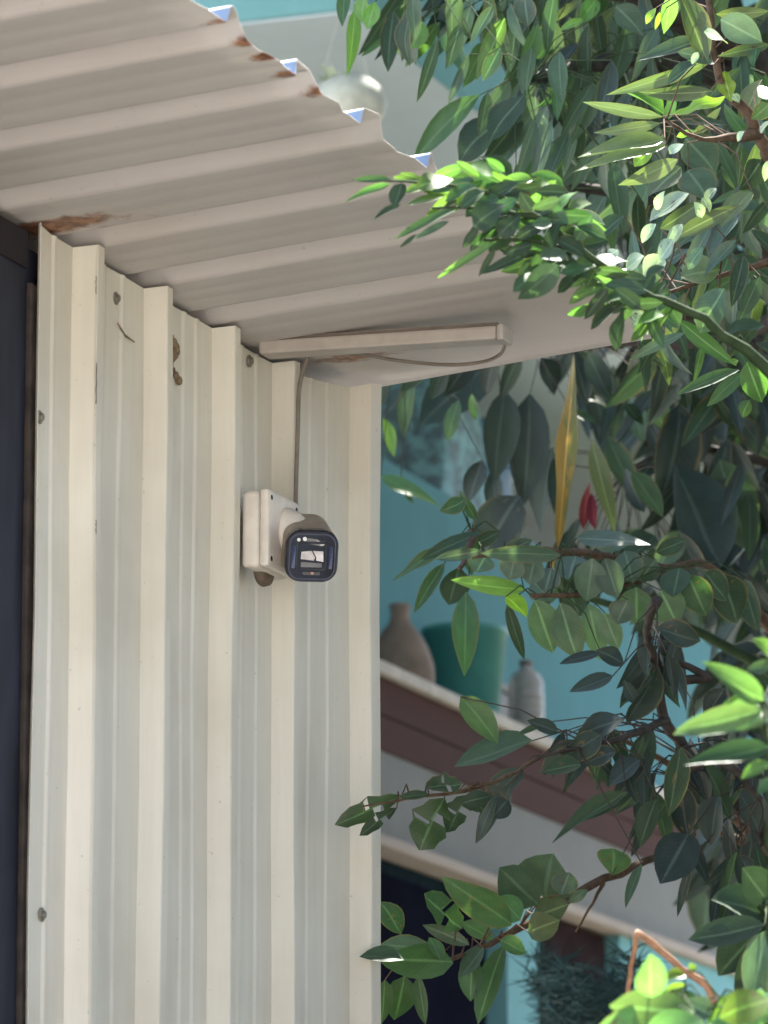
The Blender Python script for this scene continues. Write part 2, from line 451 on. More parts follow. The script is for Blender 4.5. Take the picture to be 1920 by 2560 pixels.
path = [tip, under(1262, 858), under(1250, 886), under(1205, 905), under(1120, 912), under(1000, 902), under(880, 884), wpt(770, 889, NW + .04)]
tube(bm, [p - inv for p in smooth(path)], .0022, 6); mesh_obj('loop_wire', bm, CABLE, cb, True)

# ------------------------------------------------------------------ security camera
WHITE = simple('dusty_white_plastic', (.66, .60, .54), .45, .4, .07, 40, .05)
GREYP = simple('dusty_cap', (.34, .285, .235), .55, .4, .12, 50, .05)
NAVY = simple('dark_bezel', (.012, .015, .026), .2, .5, .1, 40, 0)
GLASS = simple('black_glass', (.012, .013, .018), .06, .8, .1, 10, 0)
SILV = simple('silver_reflection', (.30, .29, .30), .22, .6, .1, 30, 0, .6)
PALE = simple('pale_reflection', (.62, .57, .58), .12, .8, .25, 90, .4)
CHROME = simple('led_ring', (.85, .85, .85), .3, .6, .02, 30, 0, .0)
ORANGE = simple('orange_dot', (.62, .30, .20), .3, .5, .05, 30, 0)
BROWNP = simple('dull_brown', (.13, .10, .075), .8, .2, .2, 80, .2)
ub, zb = on_n(602, 1322, NW + H)
cm = frame('security_camera', ub, NW + H + .0005, zb)
tag(cm, 'small bullet security camera with dark square face on white junction box', 'security camera')
# local: x along u, y against n (towards the wall +), z up
bm = bmesh.new(); bx(bm, 0, .094, -.0215, 0, -.045, .045, .006); mesh_obj('junction_box', bm, WHITE, cm, True)
jb = cm.children[0] if cm.children else None
bm = bmesh.new(); bx(bm, -.0006, .0946, -.0345, -.0225, -.0456, .0456, .005); mesh_obj('lid', bm, WHITE, jb)
for (x, z) in ((.008, -.036), (.008, .036), (.086, .036)):
    bm = bmesh.new(); lathe(bm, [(.0032, 0), (.0032, .0012), (.002, .0016)], 10)
    bmesh.ops.rotate(bm, verts=bm.verts, cent=(0, 0, 0), matrix=Matrix.Rotation(math.pi / 2, 3, 'X'))
    bmesh.ops.translate(bm, verts=bm.verts, vec=(x, -.0337, z)); mesh_obj('screw', bm, NAVY, jb)
bm = bmesh.new(); lathe(bm, [(.021, 0), (.023, .003), (.022, .010), (.016, .013)], 24)
bmesh.ops.rotate(bm, verts=bm.verts, cent=(0, 0, 0), matrix=Matrix.Rotation(math.pi / 2, 3, 'X'))
bmesh.ops.translate(bm, verts=bm.verts, vec=(.052, -.002, -.036)); mesh_obj('box_cup', bm, BROWNP, cm, True)  # rounded brown cup at the foot of the box
bm = bmesh.new(); bx(bm, .030, .080, .0005, .012, -.036, .036, .004); mesh_obj('back_plate', bm, BROWNP, cm)  # brown plate behind the box
# collar and ball
bm = bmesh.new(); lathe(bm, [(.0300, 0), (.0300, .005), (.0265, .0075), (.0255, .013), (.018, .020)], 32)
bmesh.ops.rotate(bm, verts=bm.verts, cent=(0, 0, 0), matrix=Matrix.Rotation(math.pi / 2, 3, 'X'))
bmesh.ops.translate(bm, verts=bm.verts, vec=(.060, -.034, .003)); mesh_obj('collar', bm, WHITE, cm, True)
bpy.context.view_layer.update()
MI = cm.matrix_world.inverted()
t_box = (wpt(700, 1350, NW + .03) - EYE).dot(FW)
pf = MI @ at(780, 1391, t_box - .125)                 # centre of the face
pr_ = MI @ at(752, 1344, t_box - .018)                # rear of the body
ax = (pf - pr_).normalized()
upv = MI.to_3x3() @ Vector((0, 0, 1)); upv = (upv - ax * upv.dot(ax)).normalized(); sd_ = upv.cross(ax)
MB = Matrix((sd_, upv, ax)).transposed().to_4x4(); MB.translation = pr_
Lb = (pf - pr_).length
S2 = .0305
bm = bmesh.new(); rsq(bm, 0, 0, S2 * .93, .0155, 0, .012, MB, 6, 1.03); rsq(bm, 0, 0, S2 * .97, .0165, .0121, Lb - .014, MB, 8, 1.0)
body = mesh_obj('body', bm, GREYP, cm, False)
bm = bmesh.new(); tube(bm, [Vector((.060, -.050, .003)), (Vector((.060, -.056, .002)) + (MB @ Vector((0, 0, .008)))) / 2, MB @ Vector((0, 0, .012))], [.016, .017, .018], 16)
mesh_obj('swivel_arm', bm, WHITE, cm, True)
bm = bmesh.new(); rsq(bm, 0, 0, S2 * 1.0, .0185, Lb - .0138, Lb - .003, MB, 8); rsq(bm, 0, 0, S2 * 1.0, .0185, Lb - .0029, Lb, MB, 8, .95)
fb = mesh_obj('bezel', bm, NAVY, cm)
bm = bmesh.new(); rsq(bm, 0, 0, S2 * .86, .0125, Lb + .0002, Lb + .0015, MB, 6); mesh_obj('front_glass', bm, GLASS, fb)
def ringsq(s0, s1, r, z0, z1):
    bm = bmesh.new()
    t = bmesh.new(); rsq(t, 0, 0, s0, r, z0, z1, None, 5)
    vs = [v.co.copy() for v in t.verts]; t.free(); m = len(vs) // 2
    k = s1 / s0
    A = [bm.verts.new(MB @ v) for v in vs[:m]]; B = [bm.verts.new(MB @ v) for v in vs[m:]]
    Ci = [bm.verts.new(MB @ Vector((v.x * k, v.y * k, v.z))) for v in vs[m:]]; D = [bm.verts.new(MB @ Vector((v.x * k, v.y * k, v.z))) for v in vs[:m]]
    for j in range(m):
        q = (j + 1) % m
        for X, Y in ((A, B), (B, Ci), (Ci, D)): bm.faces.new((X[j], X[q], Y[q], Y[j]))
    return bm
mesh_obj('glass_rim', ringsq(S2 * .885, S2 * .84, .0125, Lb + .0004, Lb + .0026), simple('blue_rim', (.05, .055, .09), .2, .7, .1, 30, 0), fb)
mesh_obj('lens_hood', ringsq(S2 * .58, S2 * .50, .004, Lb + .0008, Lb + .0034), NAVY, fb)
def facet(name, pts, mat):  # reflections on the lens and face glass, shaped as pale and blue facets
    bm = bmesh.new(); a = [bm.verts.new(MB @ Vector((x, y, Lb + .0012))) for x, y, z in pts]; b = [bm.verts.new(MB @ Vector((x, y, Lb + z))) for x, y, z in pts]
    n = len(pts); bm.faces.new(b); bm.faces.new(a[::-1])
    for k in range(n): bm.faces.new((a[k], a[(k + 1) % n], b[(k + 1) % n], b[k]))
    return mesh_obj(name, bm, mat, fb)
facet('lens_reflection', [(-.013, -.003, .0022), (-.013, .0055, .0034), (-.001, .0068, .0030), (.0035, -.001, .0016), (.002, -.0045, .0020)], PALE)
facet('lens_reflection', [(.0005, .0068, .0028), (.0125, .0065, .0024), (.0130, -.0055, .0034), (.0048, -.0042, .0030), (.0048, -.001, .0026)], PALE)
facet('lens_reflection', [(-.0125, -.0125, .0016), (-.0125, -.0065, .0022), (.003, -.0072, .0020), (.0115, -.0075, .0018), (.0115, -.0125, .0016)], SILV)
BLUEP = simple('blue_sheen', (.035, .045, .12), .15, .7, .1, 30, 0)
facet('sheen_strip', [(-.0235, -.014, .0016), (-.0235, .012, .0022), (-.0195, .012, .0018), (-.0195, -.014, .0020)], BLUEP)
facet('sheen_strip', [(.0195, -.014, .0016), (.0195, .012, .0022), (.0235, .012, .0018), (.0235, -.014, .0020)], BLUEP)
facet('face_strip', [(-.009, .0155, .0016), (-.006, .0215, .0022), (.004, .0205, .0018), (.014, .0145, .0024), (.010, .0125, .0016)], SILV)
for (x, y, r, mt, nm) in ((-.0165, .0195, .0020, CHROME, 'infrared_led'), (-.0095, .0205, .0024, CHROME, 'infrared_led'), (.001, -.0190, .0018, ORANGE, 'small_orange_dot')):  # the last one is a plain orange dot
    bm = bmesh.new(); lathe(bm, [(r, Lb + .0014), (r, Lb + .0026), (r * .5, Lb + .0030)], 12); bmesh.ops.transform(bm, matrix=MB @ Matrix.Translation((x, y, 0)), verts=bm.verts); mesh_obj(nm, bm, mt, fb)
bm = bmesh.new(); bx(bm, -.010, .010, -.0215, -.0155, Lb + .0012, Lb + .0018, .0004); bmesh.ops.transform(bm, matrix=MB, verts=bm.verts); mesh_obj('face_strip', bm, simple('smoked_strip', (.10, .10, .10), .2, .6), fb)

# ------------------------------------------------------------------ the house behind
NH = -4.5
house = frame('house', 12.3, NH)
tag(house, 'turquoise house with balcony and brown banded ledge beyond the shed', 'house')
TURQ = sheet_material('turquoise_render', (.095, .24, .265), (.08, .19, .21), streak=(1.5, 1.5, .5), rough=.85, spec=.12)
TURQ_LIT = sheet_material('lit_turquoise', (.20, .43, .46), (.16, .34, .36), streak=(1.5, 1.5, .5), rough=.85, spec=.12)  # turquoise lightened in colour to stand for brighter light on these walls
BACKW = sheet_material('balcony_wall', (.42, .40, .37), (.34, .31, .28), streak=(1, 1, .6), rough=.85, spec=.12)
GREYW = sheet_material('grey_render', (.22, .22, .21), (.19, .18, .165), streak=(1, 1, .6), rough=.85, spec=.12)
SOFF = sheet_material('pale_plaster', (.66, .75, .79), (.56, .63, .66), streak=(1, 1, 1), rough=.85, spec=.12)
BROWN = sheet_material('brown_paint', (.075, .034, .030), (.055, .034, .03), streak=(.5, 3, 2), rough=.85, spec=.12)
LIP = simple('cream_lip', (.48, .43, .37), .7, .3, .12, 20, .2)
PINK = sheet_material('worn_lip', (.44, .37, .32), (.32, .27, .24), streak=(.5, 3, 3), rough=.85, spec=.12)
GLZ = simple('dark_pane', (.010, .011, .020), .9, 0.0, .2, 3, 0)
BRWIN = simple('brown_shutter', (.030, .018, .019), .9, .02, .3, 8, .2)
FRM = simple('dark_frame', (.02, .035, .045), .9, 0.0, .2, 20, .1)
def hbox(name, u0, u1, n0, n1, z0, z1, mat, bev=0.0, par=None):
    bm = bmesh.new(); bx(bm, u0 - 12.3, u1 - 12.3, NH - n1, NH - n0, z0, z1, bev); return mesh_obj(name, bm, mat, par or house)
UA, UB = 9.5, 26.0
hbox('fascia', UA, UB, NH - .5, NH, 3.275, 3.497, GREYW)
hbox('bottom_lip', UA, UB, NH - .5, NH + .018, 3.243, 3.273, PINK, .006)
hbox('brown_band', UA, UB, NH - .5, NH + .006, 3.499, 3.588, BROWN, .002)
hbox('brown_band', UA, UB, NH - .5, NH + .006, 3.592, 3.690, BROWN, .002)
hbox('ledge_lip', UA, UB, NH - .5, NH + .03, 3.692, 3.724, LIP, .004)
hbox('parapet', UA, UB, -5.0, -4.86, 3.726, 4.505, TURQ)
hbox('balcony_floor', UA, UB, -6.5, -5.002, 3.50, 3.70, GREYW)
hbox('back_wall', UA, UB, -6.7, -6.5, 3.2, 5.177, BACKW)
hbox('soffit_slab', 11.0, UB, -6.7, -4.202, 5.179, 5.184, SOFF)
hbox('upper_parapet', 10.995, UB, -6.72, -4.195, 5.186, 8.2, TURQ_LIT, .012)
hbox('slab_edge', 11.0, UB, -4.20, -4.192, 5.178, 5.1855, TURQ_LIT)
# lower wall with openings
def uu(x, y=2300): return on_n(x, y, NH - .012)[0]
a, b_, c_, d_ = uu(1268), uu(1345), uu(1390), uu(1548)
hbox('pillar', a, b_, -5.0, NH - .012, 0, 3.241, TURQ_LIT)
hbox('lower_wall', d_, UB, -5.0, NH - .012, 0, 3.241, TURQ_LIT)
hbox('lower_wall', a - 3.2, a - 2.6, -5.0, NH - .012, 0, 3.241, TURQ_LIT)
hbox('lower_wall', a - 2.6, a, -5.0, NH - .02, 0, 1.2, TURQ_LIT)
hbox('lower_wall', b_, d_, -5.0, NH - .02, 0, 1.9, TURQ_LIT)
wn = hbox('window', a - 2.598, a - .002, NH - .12, NH - .075, 1.202, 3.24, FRM)
hbox('pane', a - 2.54, a - .06, NH - .074, NH - .062, 1.26, 3.20, GLZ, 0, wn)
wn = hbox('window', b_ + .002, d_ - .002, NH - .12, NH - .09, 1.902, 3.24, FRM)
hbox('shutter', c_, d_ - .02, NH - .088, NH - .05, 2.70, 3.235, BRWIN, .004, wn)
hbox('frame', b_ + .01, c_ - .01, NH - .088, NH - .06, 1.92, 3.235, FRM, .003, wn)

# things on the ledge and balcony
def thing_at(name, x, y, n, z, label, cat):
    u, _ = on_n(x, y, n); o = frame(name, u, n, z); return tag(o, label, cat)
LZ = 3.7245
jug = thing_at('clay_jug', 1000, 1650, -4.66, LZ, 'tan clay jug with narrow neck on the ledge beside shed corner', 'jug')
CLAY = simple('clay', (.235, .17, .13), .75, .3, .2, 14, .2)
bm = bmesh.new(); lathe(bm, [(.055, 0), (.085, .02), (.096, .06), (.094, .10), (.078, .15), (.050, .195), (.032, .215), (.026, .235), (.027, .255), (.030, .268), (.026, .272)], 32)
mesh_obj('jug_body', bm, CLAY, jug, True)
bk = thing_at('bucket', 1162, 1650, -4.70, LZ, 'teal plastic bucket on the ledge between jug and bottle', 'bucket')
TEAL = simple('teal_plastic', (.06, .26, .235), .4, .5, .1, 10, .05)
bm = bmesh.new(); lathe(bm, [(.088, 0), (.094, .004), (.119, .295), (.126, .297), (.126, .312), (.119, .314), (.113, .31), (.107, .29)], 32); mesh_obj('bucket_body', bm, TEAL, bk, True)
bm = bmesh.new(); tube(bm, [Vector((.127 * math.cos(t), .03 * math.sin(t) - .02, .295 + .03 * math.sin(t))) for t in [math.pi * k / 12 for k in range(13)]], .003, 6); mesh_obj('handle', bm, simple('grey_wire', (.2, .19, .18), .5), bk, True)
tb = thing_at('storage_tub', 1205, 1560, -4.80, LZ, 'grey brown tub behind the teal bucket', 'tub')
bm = bmesh.new(); bx(bm, -.10, .10, -.05, .05, 0, .21, .012); mesh_obj('tub_body', bm, simple('grey_tub', (.17, .15, .14), .6), tb)
bm = bmesh.new(); bx(bm, -.107, .107, -.057, .057, .2105, .235, .008); mesh_obj('lid', bm, simple('brown_lid', (.21, .17, .15), .6), tb)
bt = thing_at('water_bottle', 1315, 1700, -4.66, LZ, 'ribbed clear plastic bottle on the ledge beside the teal bucket', 'bottle')
pb = NB('clear_plastic'); pb.base((.52, .48, .45)); pb.rough(.2, .6); pb.b.inputs['Transmission Weight'].default_value = .25; pb.b.inputs['IOR'].default_value = 1.25
prof = [(.045, 0), (.052, .006)]
for k in range(7): z = .02 + k * .025; prof += [(.053, z), (.0545, z + .009), (.053, z + .017), (.049, z + .021)]
prof += [(.052, .205), (.050, .225), (.042, .245), (.026, .258), (.019, .264), (.018, .2745)]
bm = bmesh.new(); lathe(bm, prof, 28); mesh_obj('bottle_body', bm, pb.m, bt, True)
bm = bmesh.new(); lathe(bm, [(.021, .275), (.021, .287), (.019, .289)], 18); mesh_obj('cap', bm, simple('dusty_cap_plastic', (.16, .13, .11), .5), bt, True)
zd = on_n(1155, 1052, -5.35)[1] - 1.06
ub_ = on_n(1100, 1100, -5.35)[0]
hbox('plinth', ub_ - 1.2, ub_ + 1.2, -5.75, -5.06, 3.7005, zd - .001, GREYW)
dr = thing_at('water_drum', 1155, 1150, -5.35, zd, 'deep blue plastic drum standing on the balcony behind the parapet', 'drum')
BLUE = simple('blue_plastic', (.035, .13, .24), .5, .4, .15, 6, .05)
bm = bmesh.new(); lathe(bm, [(.15, 0), (.165, .02), (.165, .40), (.172, .41), (.172, .44), (.165, .45), (.165, .85), (.172, .86), (.172, .89), (.165, .9), (.15, 1.02), (.12, 1.05)], 32); mesh_obj('drum_body', bm, BLUE, dr, True)
bm = bmesh.new(); lathe(bm, [(.05, 1.0505), (.05, 1.08), (.045, 1.085)], 18); mesh_obj('cap', bm, BLUE, dr, True)
sk_ = thing_at('covered_stack', 1045, 1150, -5.30, zd, 'stack under mottled pale blue sheet standing behind the parapet', 'covered stack')
mt = NB('mottled_sheet'); q1 = mt.noise(16, 6, rough=.7); mt.base(mt.mix(mt.ramp(q1, .42, .58), (.17, .36, .41), (.09, .15, .18))); mt.rough(.6, .3); mt.bump(q1, .6, .02)
bm = bmesh.new(); bx(bm, -.21, .21, -.16, .16, 0, 1.04, .05)
bmesh.ops.subdivide_edges(bm, edges=bm.edges[:], cuts=3, use_grid_fill=True)
for v in bm.verts:
    v.co += Vector((math.sin(v.co.z * 21 + v.co.y * 9), math.cos(v.co.z * 17 + v.co.x * 13), .5 * math.sin(v.co.x * 25))) * .014
mesh_obj('cover', bm, mt.m, sk_, True)
pt = thing_at('hanging_globe', 880, 255, -4.95, 5.10, 'round whitish globe pot with pale leaves hanging beneath the house slab', 'hanging pot')
pt.location = at(872, 258, 11.9)
GLB = simple('pale_glaze', (.55, .57, .50), .5, .4, .12, 25, .05)
bm = bmesh.new(); lathe(bm, [(.02, -.085), (.05, -.075), (.085, -.03), (.092, 0), (.080, .035), (.055, .058), (.022, .070), (.018, .074)], 32); mesh_obj('pot_body', bm, GLB, pt, True)
zt = 5.178 - pt.location.z
bm = bmesh.new()
for k in range(3):
    a = k * 2.1
    tube(bm, [Vector((.07 * math.cos(a), .07 * math.sin(a), .046)), Vector((.03 * math.cos(a), .03 * math.sin(a), zt * .6)), Vector((0, 0, zt))], .0012, 5)
mesh_obj('hanging_wire', bm, simple('pale_wire', (.5, .5, .48), .5), pt)
# ------------------------------------------------------------------ leaves and plants
SHAPES = {   # widest place, tip sharpness, base sharpness, fold, droop, wave
    'lance': (.42, .82, .62, .16, .10, .0),
    'droop': (.45, .9, .62, .20, .26, .02),
    'oval': (.47, .74, .56, .12, .06, .0),
    'obov': (.64, .46, .85, .10, .05, .0),
    'leaflet': (.45, .72, .50, .14, .08, .01),
    'wavy': (.50, .95, .6, .10, .12, .10),
    'torn': (.50, .55, .55, .10, .05, .06),
}
def leaf_mesh(shape, bend, var=0, nseg=7):
    pk, ts, bs, fold, droop, wave = SHAPES[shape]
    if shape == 'wavy': nseg = 13
    bm = bmesh.new(); uvl = bm.loops.layers.uv.new('UVMap')
    rows = []; uvs = {}
    twist = (0, .7, -.7, .35)[var]; curl = (0, .10, -.07, .16)[var]; fold = fold * (1, .6, 1.7, 1.3)[var]
    for i in range(nseg + 1):
        t = i / nseg
        if t < pk: wd = math.sin(math.pi / 2 * (t / pk)) ** bs
        else: wd = math.sin(math.pi / 2 * ((1 - t) / (1 - pk))) ** ts
        if i == 0: wd = .05
        if i == nseg: wd = .015
        wl = wr = wd * .5
        if shape == 'wavy': wl *= 1 + .20 * math.sin(t * 13 + 1); wr *= 1 + .22 * math.sin(t * 11 + 2)
        if shape == 'torn': wl *= (1, 1.1, 1.2, .98, 1.25, 1.0, 1.2, 1)[i % 8]; wr *= (1, 1.15, 1.0, 1.25, .95, 1.2, 1.1, 1)[i % 8]
        cx = bend * 4 * (t - t * t) * .12 + (.022 * math.sin(t * 9 + .6) if shape == 'wavy' else 0)
        z = -(droop + curl) * t * t + wave * math.sin(t * 11 + var) * .5 + .012 * math.sin(t * 9 + var * 2)
        row = []
        for (q, xx, zz, uu_) in ((0, cx - wl, z + fold * wl * 1.6 + wave * math.sin(t * 13) * .5, 0), (1, cx, z, .5), (2, cx + wr, z + fold * wr * 1.6 + wave * math.cos(t * 12) * .5, 1)):
            ca, sa = math.cos(twist * (t - .4)), math.sin(twist * (t - .4)); dx, dz = xx - cx, zz - z
            v = bm.verts.new((cx + dx * ca - dz * sa, t, z + dx * sa + dz * ca)); uvs[v] = (uu_, t); row.append(v)
        rows.append(row)
    for a, b in zip(rows, rows[1:]):
        for j in range(2):
            f = bm.faces.new((a[j], a[j + 1], b[j + 1], b[j])); f.smooth = True
    if shape == 'torn':
        fs = [f for k, f in enumerate(bm.faces) if k in (4, 7)]
        for f in fs:
            r = bmesh.ops.inset_individual(bm, faces=[f], thickness=.06)
            for v in f.verts: uvs.setdefault(v, (.3, .5))
        bmesh.ops.delete(bm, geom=fs, context='FACES_ONLY')
    for f in bm.faces:
        for lp in f.loops: lp[uvl].uv = uvs.get(lp.vert, (.3, .5))
    me = bpy.data.meshes.new('leaf_' + shape); bm.to_mesh(me); bm.free(); return me
_cache = {}
def leaf_data(shape, bend, mat):
    var = random.randrange(4); k = (shape, bend, mat, var)
    if k not in _cache:
        base = _cache.get((shape, bend, var)) or _cache.setdefault((shape, bend, var), leaf_mesh(shape, bend, var))
        me = base.copy(); me.name = 'leaf'; me.materials.append(LM[mat]); _cache[k] = me
    return _cache[k]
rr = random.uniform
SUNH = None
class Plant:
    def __init__(s, name, label, cat, stems, group=None, bark=BARK, ground=True, leafname='leaf'):
        s.name = leafname; s.anchor = []; s.tw = []
        p0 = at(*stems[0][0][:3])
        s.root = empty(name, (p0.x, p0.y, 0)); tag(s.root, label, cat, group)
        s.o = Vector((p0.x, p0.y, 0))
        for k, st in enumerate(stems):
            pts = [at(*q[:3]) for q in st]; r = [q[3] for q in st]
            if k == 0 and ground: pts = [Vector((p0.x, p0.y, -.05)), Vector((p0.x, p0.y, max(.1, p0.z - .45))), Vector((p0.x, p0.y, p0.z - .2))] + pts; r = [r[0] * 1.5, r[0] * 1.1, r[0] * 1.05] + r
            sp = smooth(pts, 5); rs_ = []
            for i in range(len(r) - 1): rs_ += [r[i] + (r[i + 1] - r[i]) * j / 5 for j in range(5)]
            rs_.append(r[-1])
            sp = [p + Vector((rr(-1, 1), rr(-1, 1), rr(-1, 1))) * (q * .35) for p, q in zip(sp, rs_)]
            bm = bmesh.new(); tube(bm, [p - s.o for p in sp], rs_, 7)
            mesh_obj('trunk' if k == 0 else 'branch', bm, bark, s.root, True)
            s.anchor += sp
    def leaf(s, a, b, wd, mat, bend, shape, roll=None, face=None, lab=None):
        d = (b - a); L = d.length; d.normalize()
        v = (EYE - (a + b) / 2).normalized()
        if face is not None: nrm = face
        else:
            nrm = v + Vector((0, 0, .55 if mat in 'ly' else .3))
        nrm = (nrm - d * nrm.dot(d)).normalized()
        rl = rr(-.6, .6) if roll is None else roll
        nrm = Matrix.Rotation(rl, 3, d) @ nrm
        side = d.cross(nrm)
        c = max(.45, abs(nrm.dot(v)))
        W = wd / c * (1.16 if shape in ('oval', 'obov', 'torn') else 1.0)
        o = bpy.data.objects.new(s.name, leaf_data(shape, bend, mat))
        M = Matrix((side * W, d * L, nrm * L)).transposed().to_4x4() if False else None
        m3 = Matrix((side, d, nrm)).transposed()
        sc = Matrix.Diagonal((W, L, min(W * 1.6, L)))
        m = (m3 @ sc).to_4x4(); m.translation = a - s.o
        COL.objects.link(o); o.parent = s.root; o.matrix_local = m
        if lab: o['label'] = lab
        q = min(s.anchor, key=lambda p: (p - a).length_squared)
        if (q - a).length < s.reach: s.tw.append((q, a))
        return o
    reach = .22
    def traced(s, text, depth, shape='lance', spread=.25, roll=None, glint=False):
        for ln in text.replace('\n', ';').split(';'):
            f = ln.split()
            if not f: continue
            x0, y0, x1, y1, wd = map(float, f[:5]); mat = f[5]; bend = float(f[6]) if len(f) > 6 else 0
            sh = f[7] if len(f) > 7 else shape
            t0 = depth + rr(-spread, spread)
            a = at(x0, y0, t0); px = t0 / FPX
            L = math.hypot(x1 - x0, y1 - y0) * px
            b = at(x1, y1, t0 - rr(-.25, .6) * L)
            s.leaf(a, b, wd * px, mat, bend, sh, roll, (SUN_DIR + (EYE - a).normalized()).normalized() if glint else None)
    def fill(s, boxes, depth, mats, shape='lance', length=(90, 150), aspect=.27, ang=(60, 140), spread=.6, avoid=None):
        """boxes: (x0,y0,x1,y1,count) regions of the crown; ang in picture degrees, 90 = down"""
        for (x0, y0, x1, y1, cnt) in boxes:
            for _ in range(cnt):
                x, y = rr(x0, x1), rr(y0, y1); t = depth + rr(-spread, spread)
                a_ = math.radians(rr(*ang)); L = rr(*length)
                a = at(x, y, t); b = at(x + L * math.cos(a_), y + L * math.sin(a_), t - rr(-.5, .6) * L * t / FPX)
                s.leaf(a, b, L * aspect * rr(.8, 1.2) * t / FPX, random.choice(mats), random.choice((-1, -.5, 0, .5, 1)), shape, rr(-1.0, 1.0))
    def done(s, mat=STALK, r=.0010):
        if not s.tw: return
        bm = bmesh.new()
        for q, a in s.tw:
            if (q - a).length < .012: continue
            m = (q + a) / 2 + Vector((rr(-.01, .01), 0, .015))
            tube(bm, [q - s.o, m - s.o, a - s.o], [r * 1.3, r, r * .8], 5, False)
        o = mesh_obj('twig', bm, mat, s.root, True); o['kind'] = 'stuff'

# 1 long leaved tree hanging in front of the house slab
for (x0, y0, x1, y1, wd) in ((845, 218, 800, 160, 22), (842, 216, 828, 165, 18), (850, 214, 862, 178, 14), (846, 215, 792, 190, 14), (858, 214, 880, 190, 12)):
    A = at(x0, y0, 11.9); B = at(x1, y1, 11.85); dd = (B - A); LL = dd.length; dd.normalize()
    nr = (EYE - A).normalized(); nr = (nr - dd * nr.dot(dd)).normalized()
    o = bpy.data.objects.new('leaf', leaf_data('lance', .5, 'p')); COL.objects.link(o); o.parent = pt
    o.matrix_parent_inverse = Matrix.Identity(4)
    M = (Matrix((dd.cross(nr), dd, nr)).transposed() @ Matrix.Diagonal((wd * 11.9 / FPX, LL, LL * .5))).to_4x4(); M.translation = A
    o.matrix_local = (Matrix.Translation(pt.location) @ Matrix.Rotation(ROT, 4, 'Z')).inverted() @ M
p = Plant('mango_tree', 'tall mango tree with long drooping leaves hanging over the upper right of roof', 'tree',
          [[(2090, 1500, 7.6, .06), (2060, 700, 7.5, .05), (1900, 200, 7.3, .04), (1600, -20, 7.1, .025), (1250, -70, 6.9, .014), (960, -50, 6.8, .007)],
           [(1900, 200, 7.3, .025), (1560, 150, 7.1, .014), (1320, 200, 6.9, .007)],
           [(2060, 700, 7.5, .025), (1700, 520, 7.4, .013), (1420, 470, 7.2, .006)],
           [(2060, 760, 7.5, .018), (1760, 860, 7.6, .009), (1430, 850, 7.6, .005), (1180, 900, 7.5, .005), (990, 905, 7.4, .004)]])
p.reach = .30
p.traced('''888 20 872 187 33 l -.4;862 -25 856 66 32 m;985 28 970 178 50 d .5;1100 55 1012 168 42 l .3;1058 55 1010 122 62 l 0 oval
1095 95 1042 252 30 d -.6;1198 238 1027 397 60 m .8 droop;1262 45 1190 202 46 l -.4;1212 105 1165 212 42 m;1252 118 1206 202 42 m
1172 135 1120 262 24 g;1274 198 1206 292 36 g -.5;1312 238 1215 332 52 d;1262 295 1135 392 66 d .6 oval;1300 285 1212 405 52 d -.5
1350 255 1240 432 46 g .4;1338 300 1292 462 32 g;938 5 918 74 42 l;912 -10 898 56 42 l;1012 15 1000 80 38 m;1135 5 1088 94 48 g
1185 -5 1140 114 44 g;1232 15 1176 112 26 b;1312 -15 1316 68 58 g;968 88 903 142 16 m;1292 55 1272 182 40 d;1345 60 1300 200 44 m
1462 -8 1332 84 22 o;1548 5 1420 164 24 o;1540 15 1612 82 66 g;1458 48 1398 78 22 l .8;1382 96 1346 146 34 m;1492 -5 1452 54 44 l
1380 300 1330 470 38 g .3;1420 330 1350 500 40 d;1365 400 1310 540 36 g;1290 410 1330 530 34 d;1400 130 1395 250 46 d;1330 120 1310 250 44 d
1460 170 1440 300 50 d;1530 150 1500 300 46 n;1290 160 1250 320 36 g;1150 60 1120 170 40 d;1220 230 1200 340 34 d''', 6.9, 'lance', .3)
p.fill([(1000, -60, 1340, 30, 34), (1300, -60, 1640, 250, 70), (1340, 200, 1560, 480, 40), (1560, -40, 1930, 200, 40), (1540, 220, 1930, 560, 50)],
       7.3, 'ddgmngd', 'droop', (120, 195), .23, (70, 130), .5)
p.done()

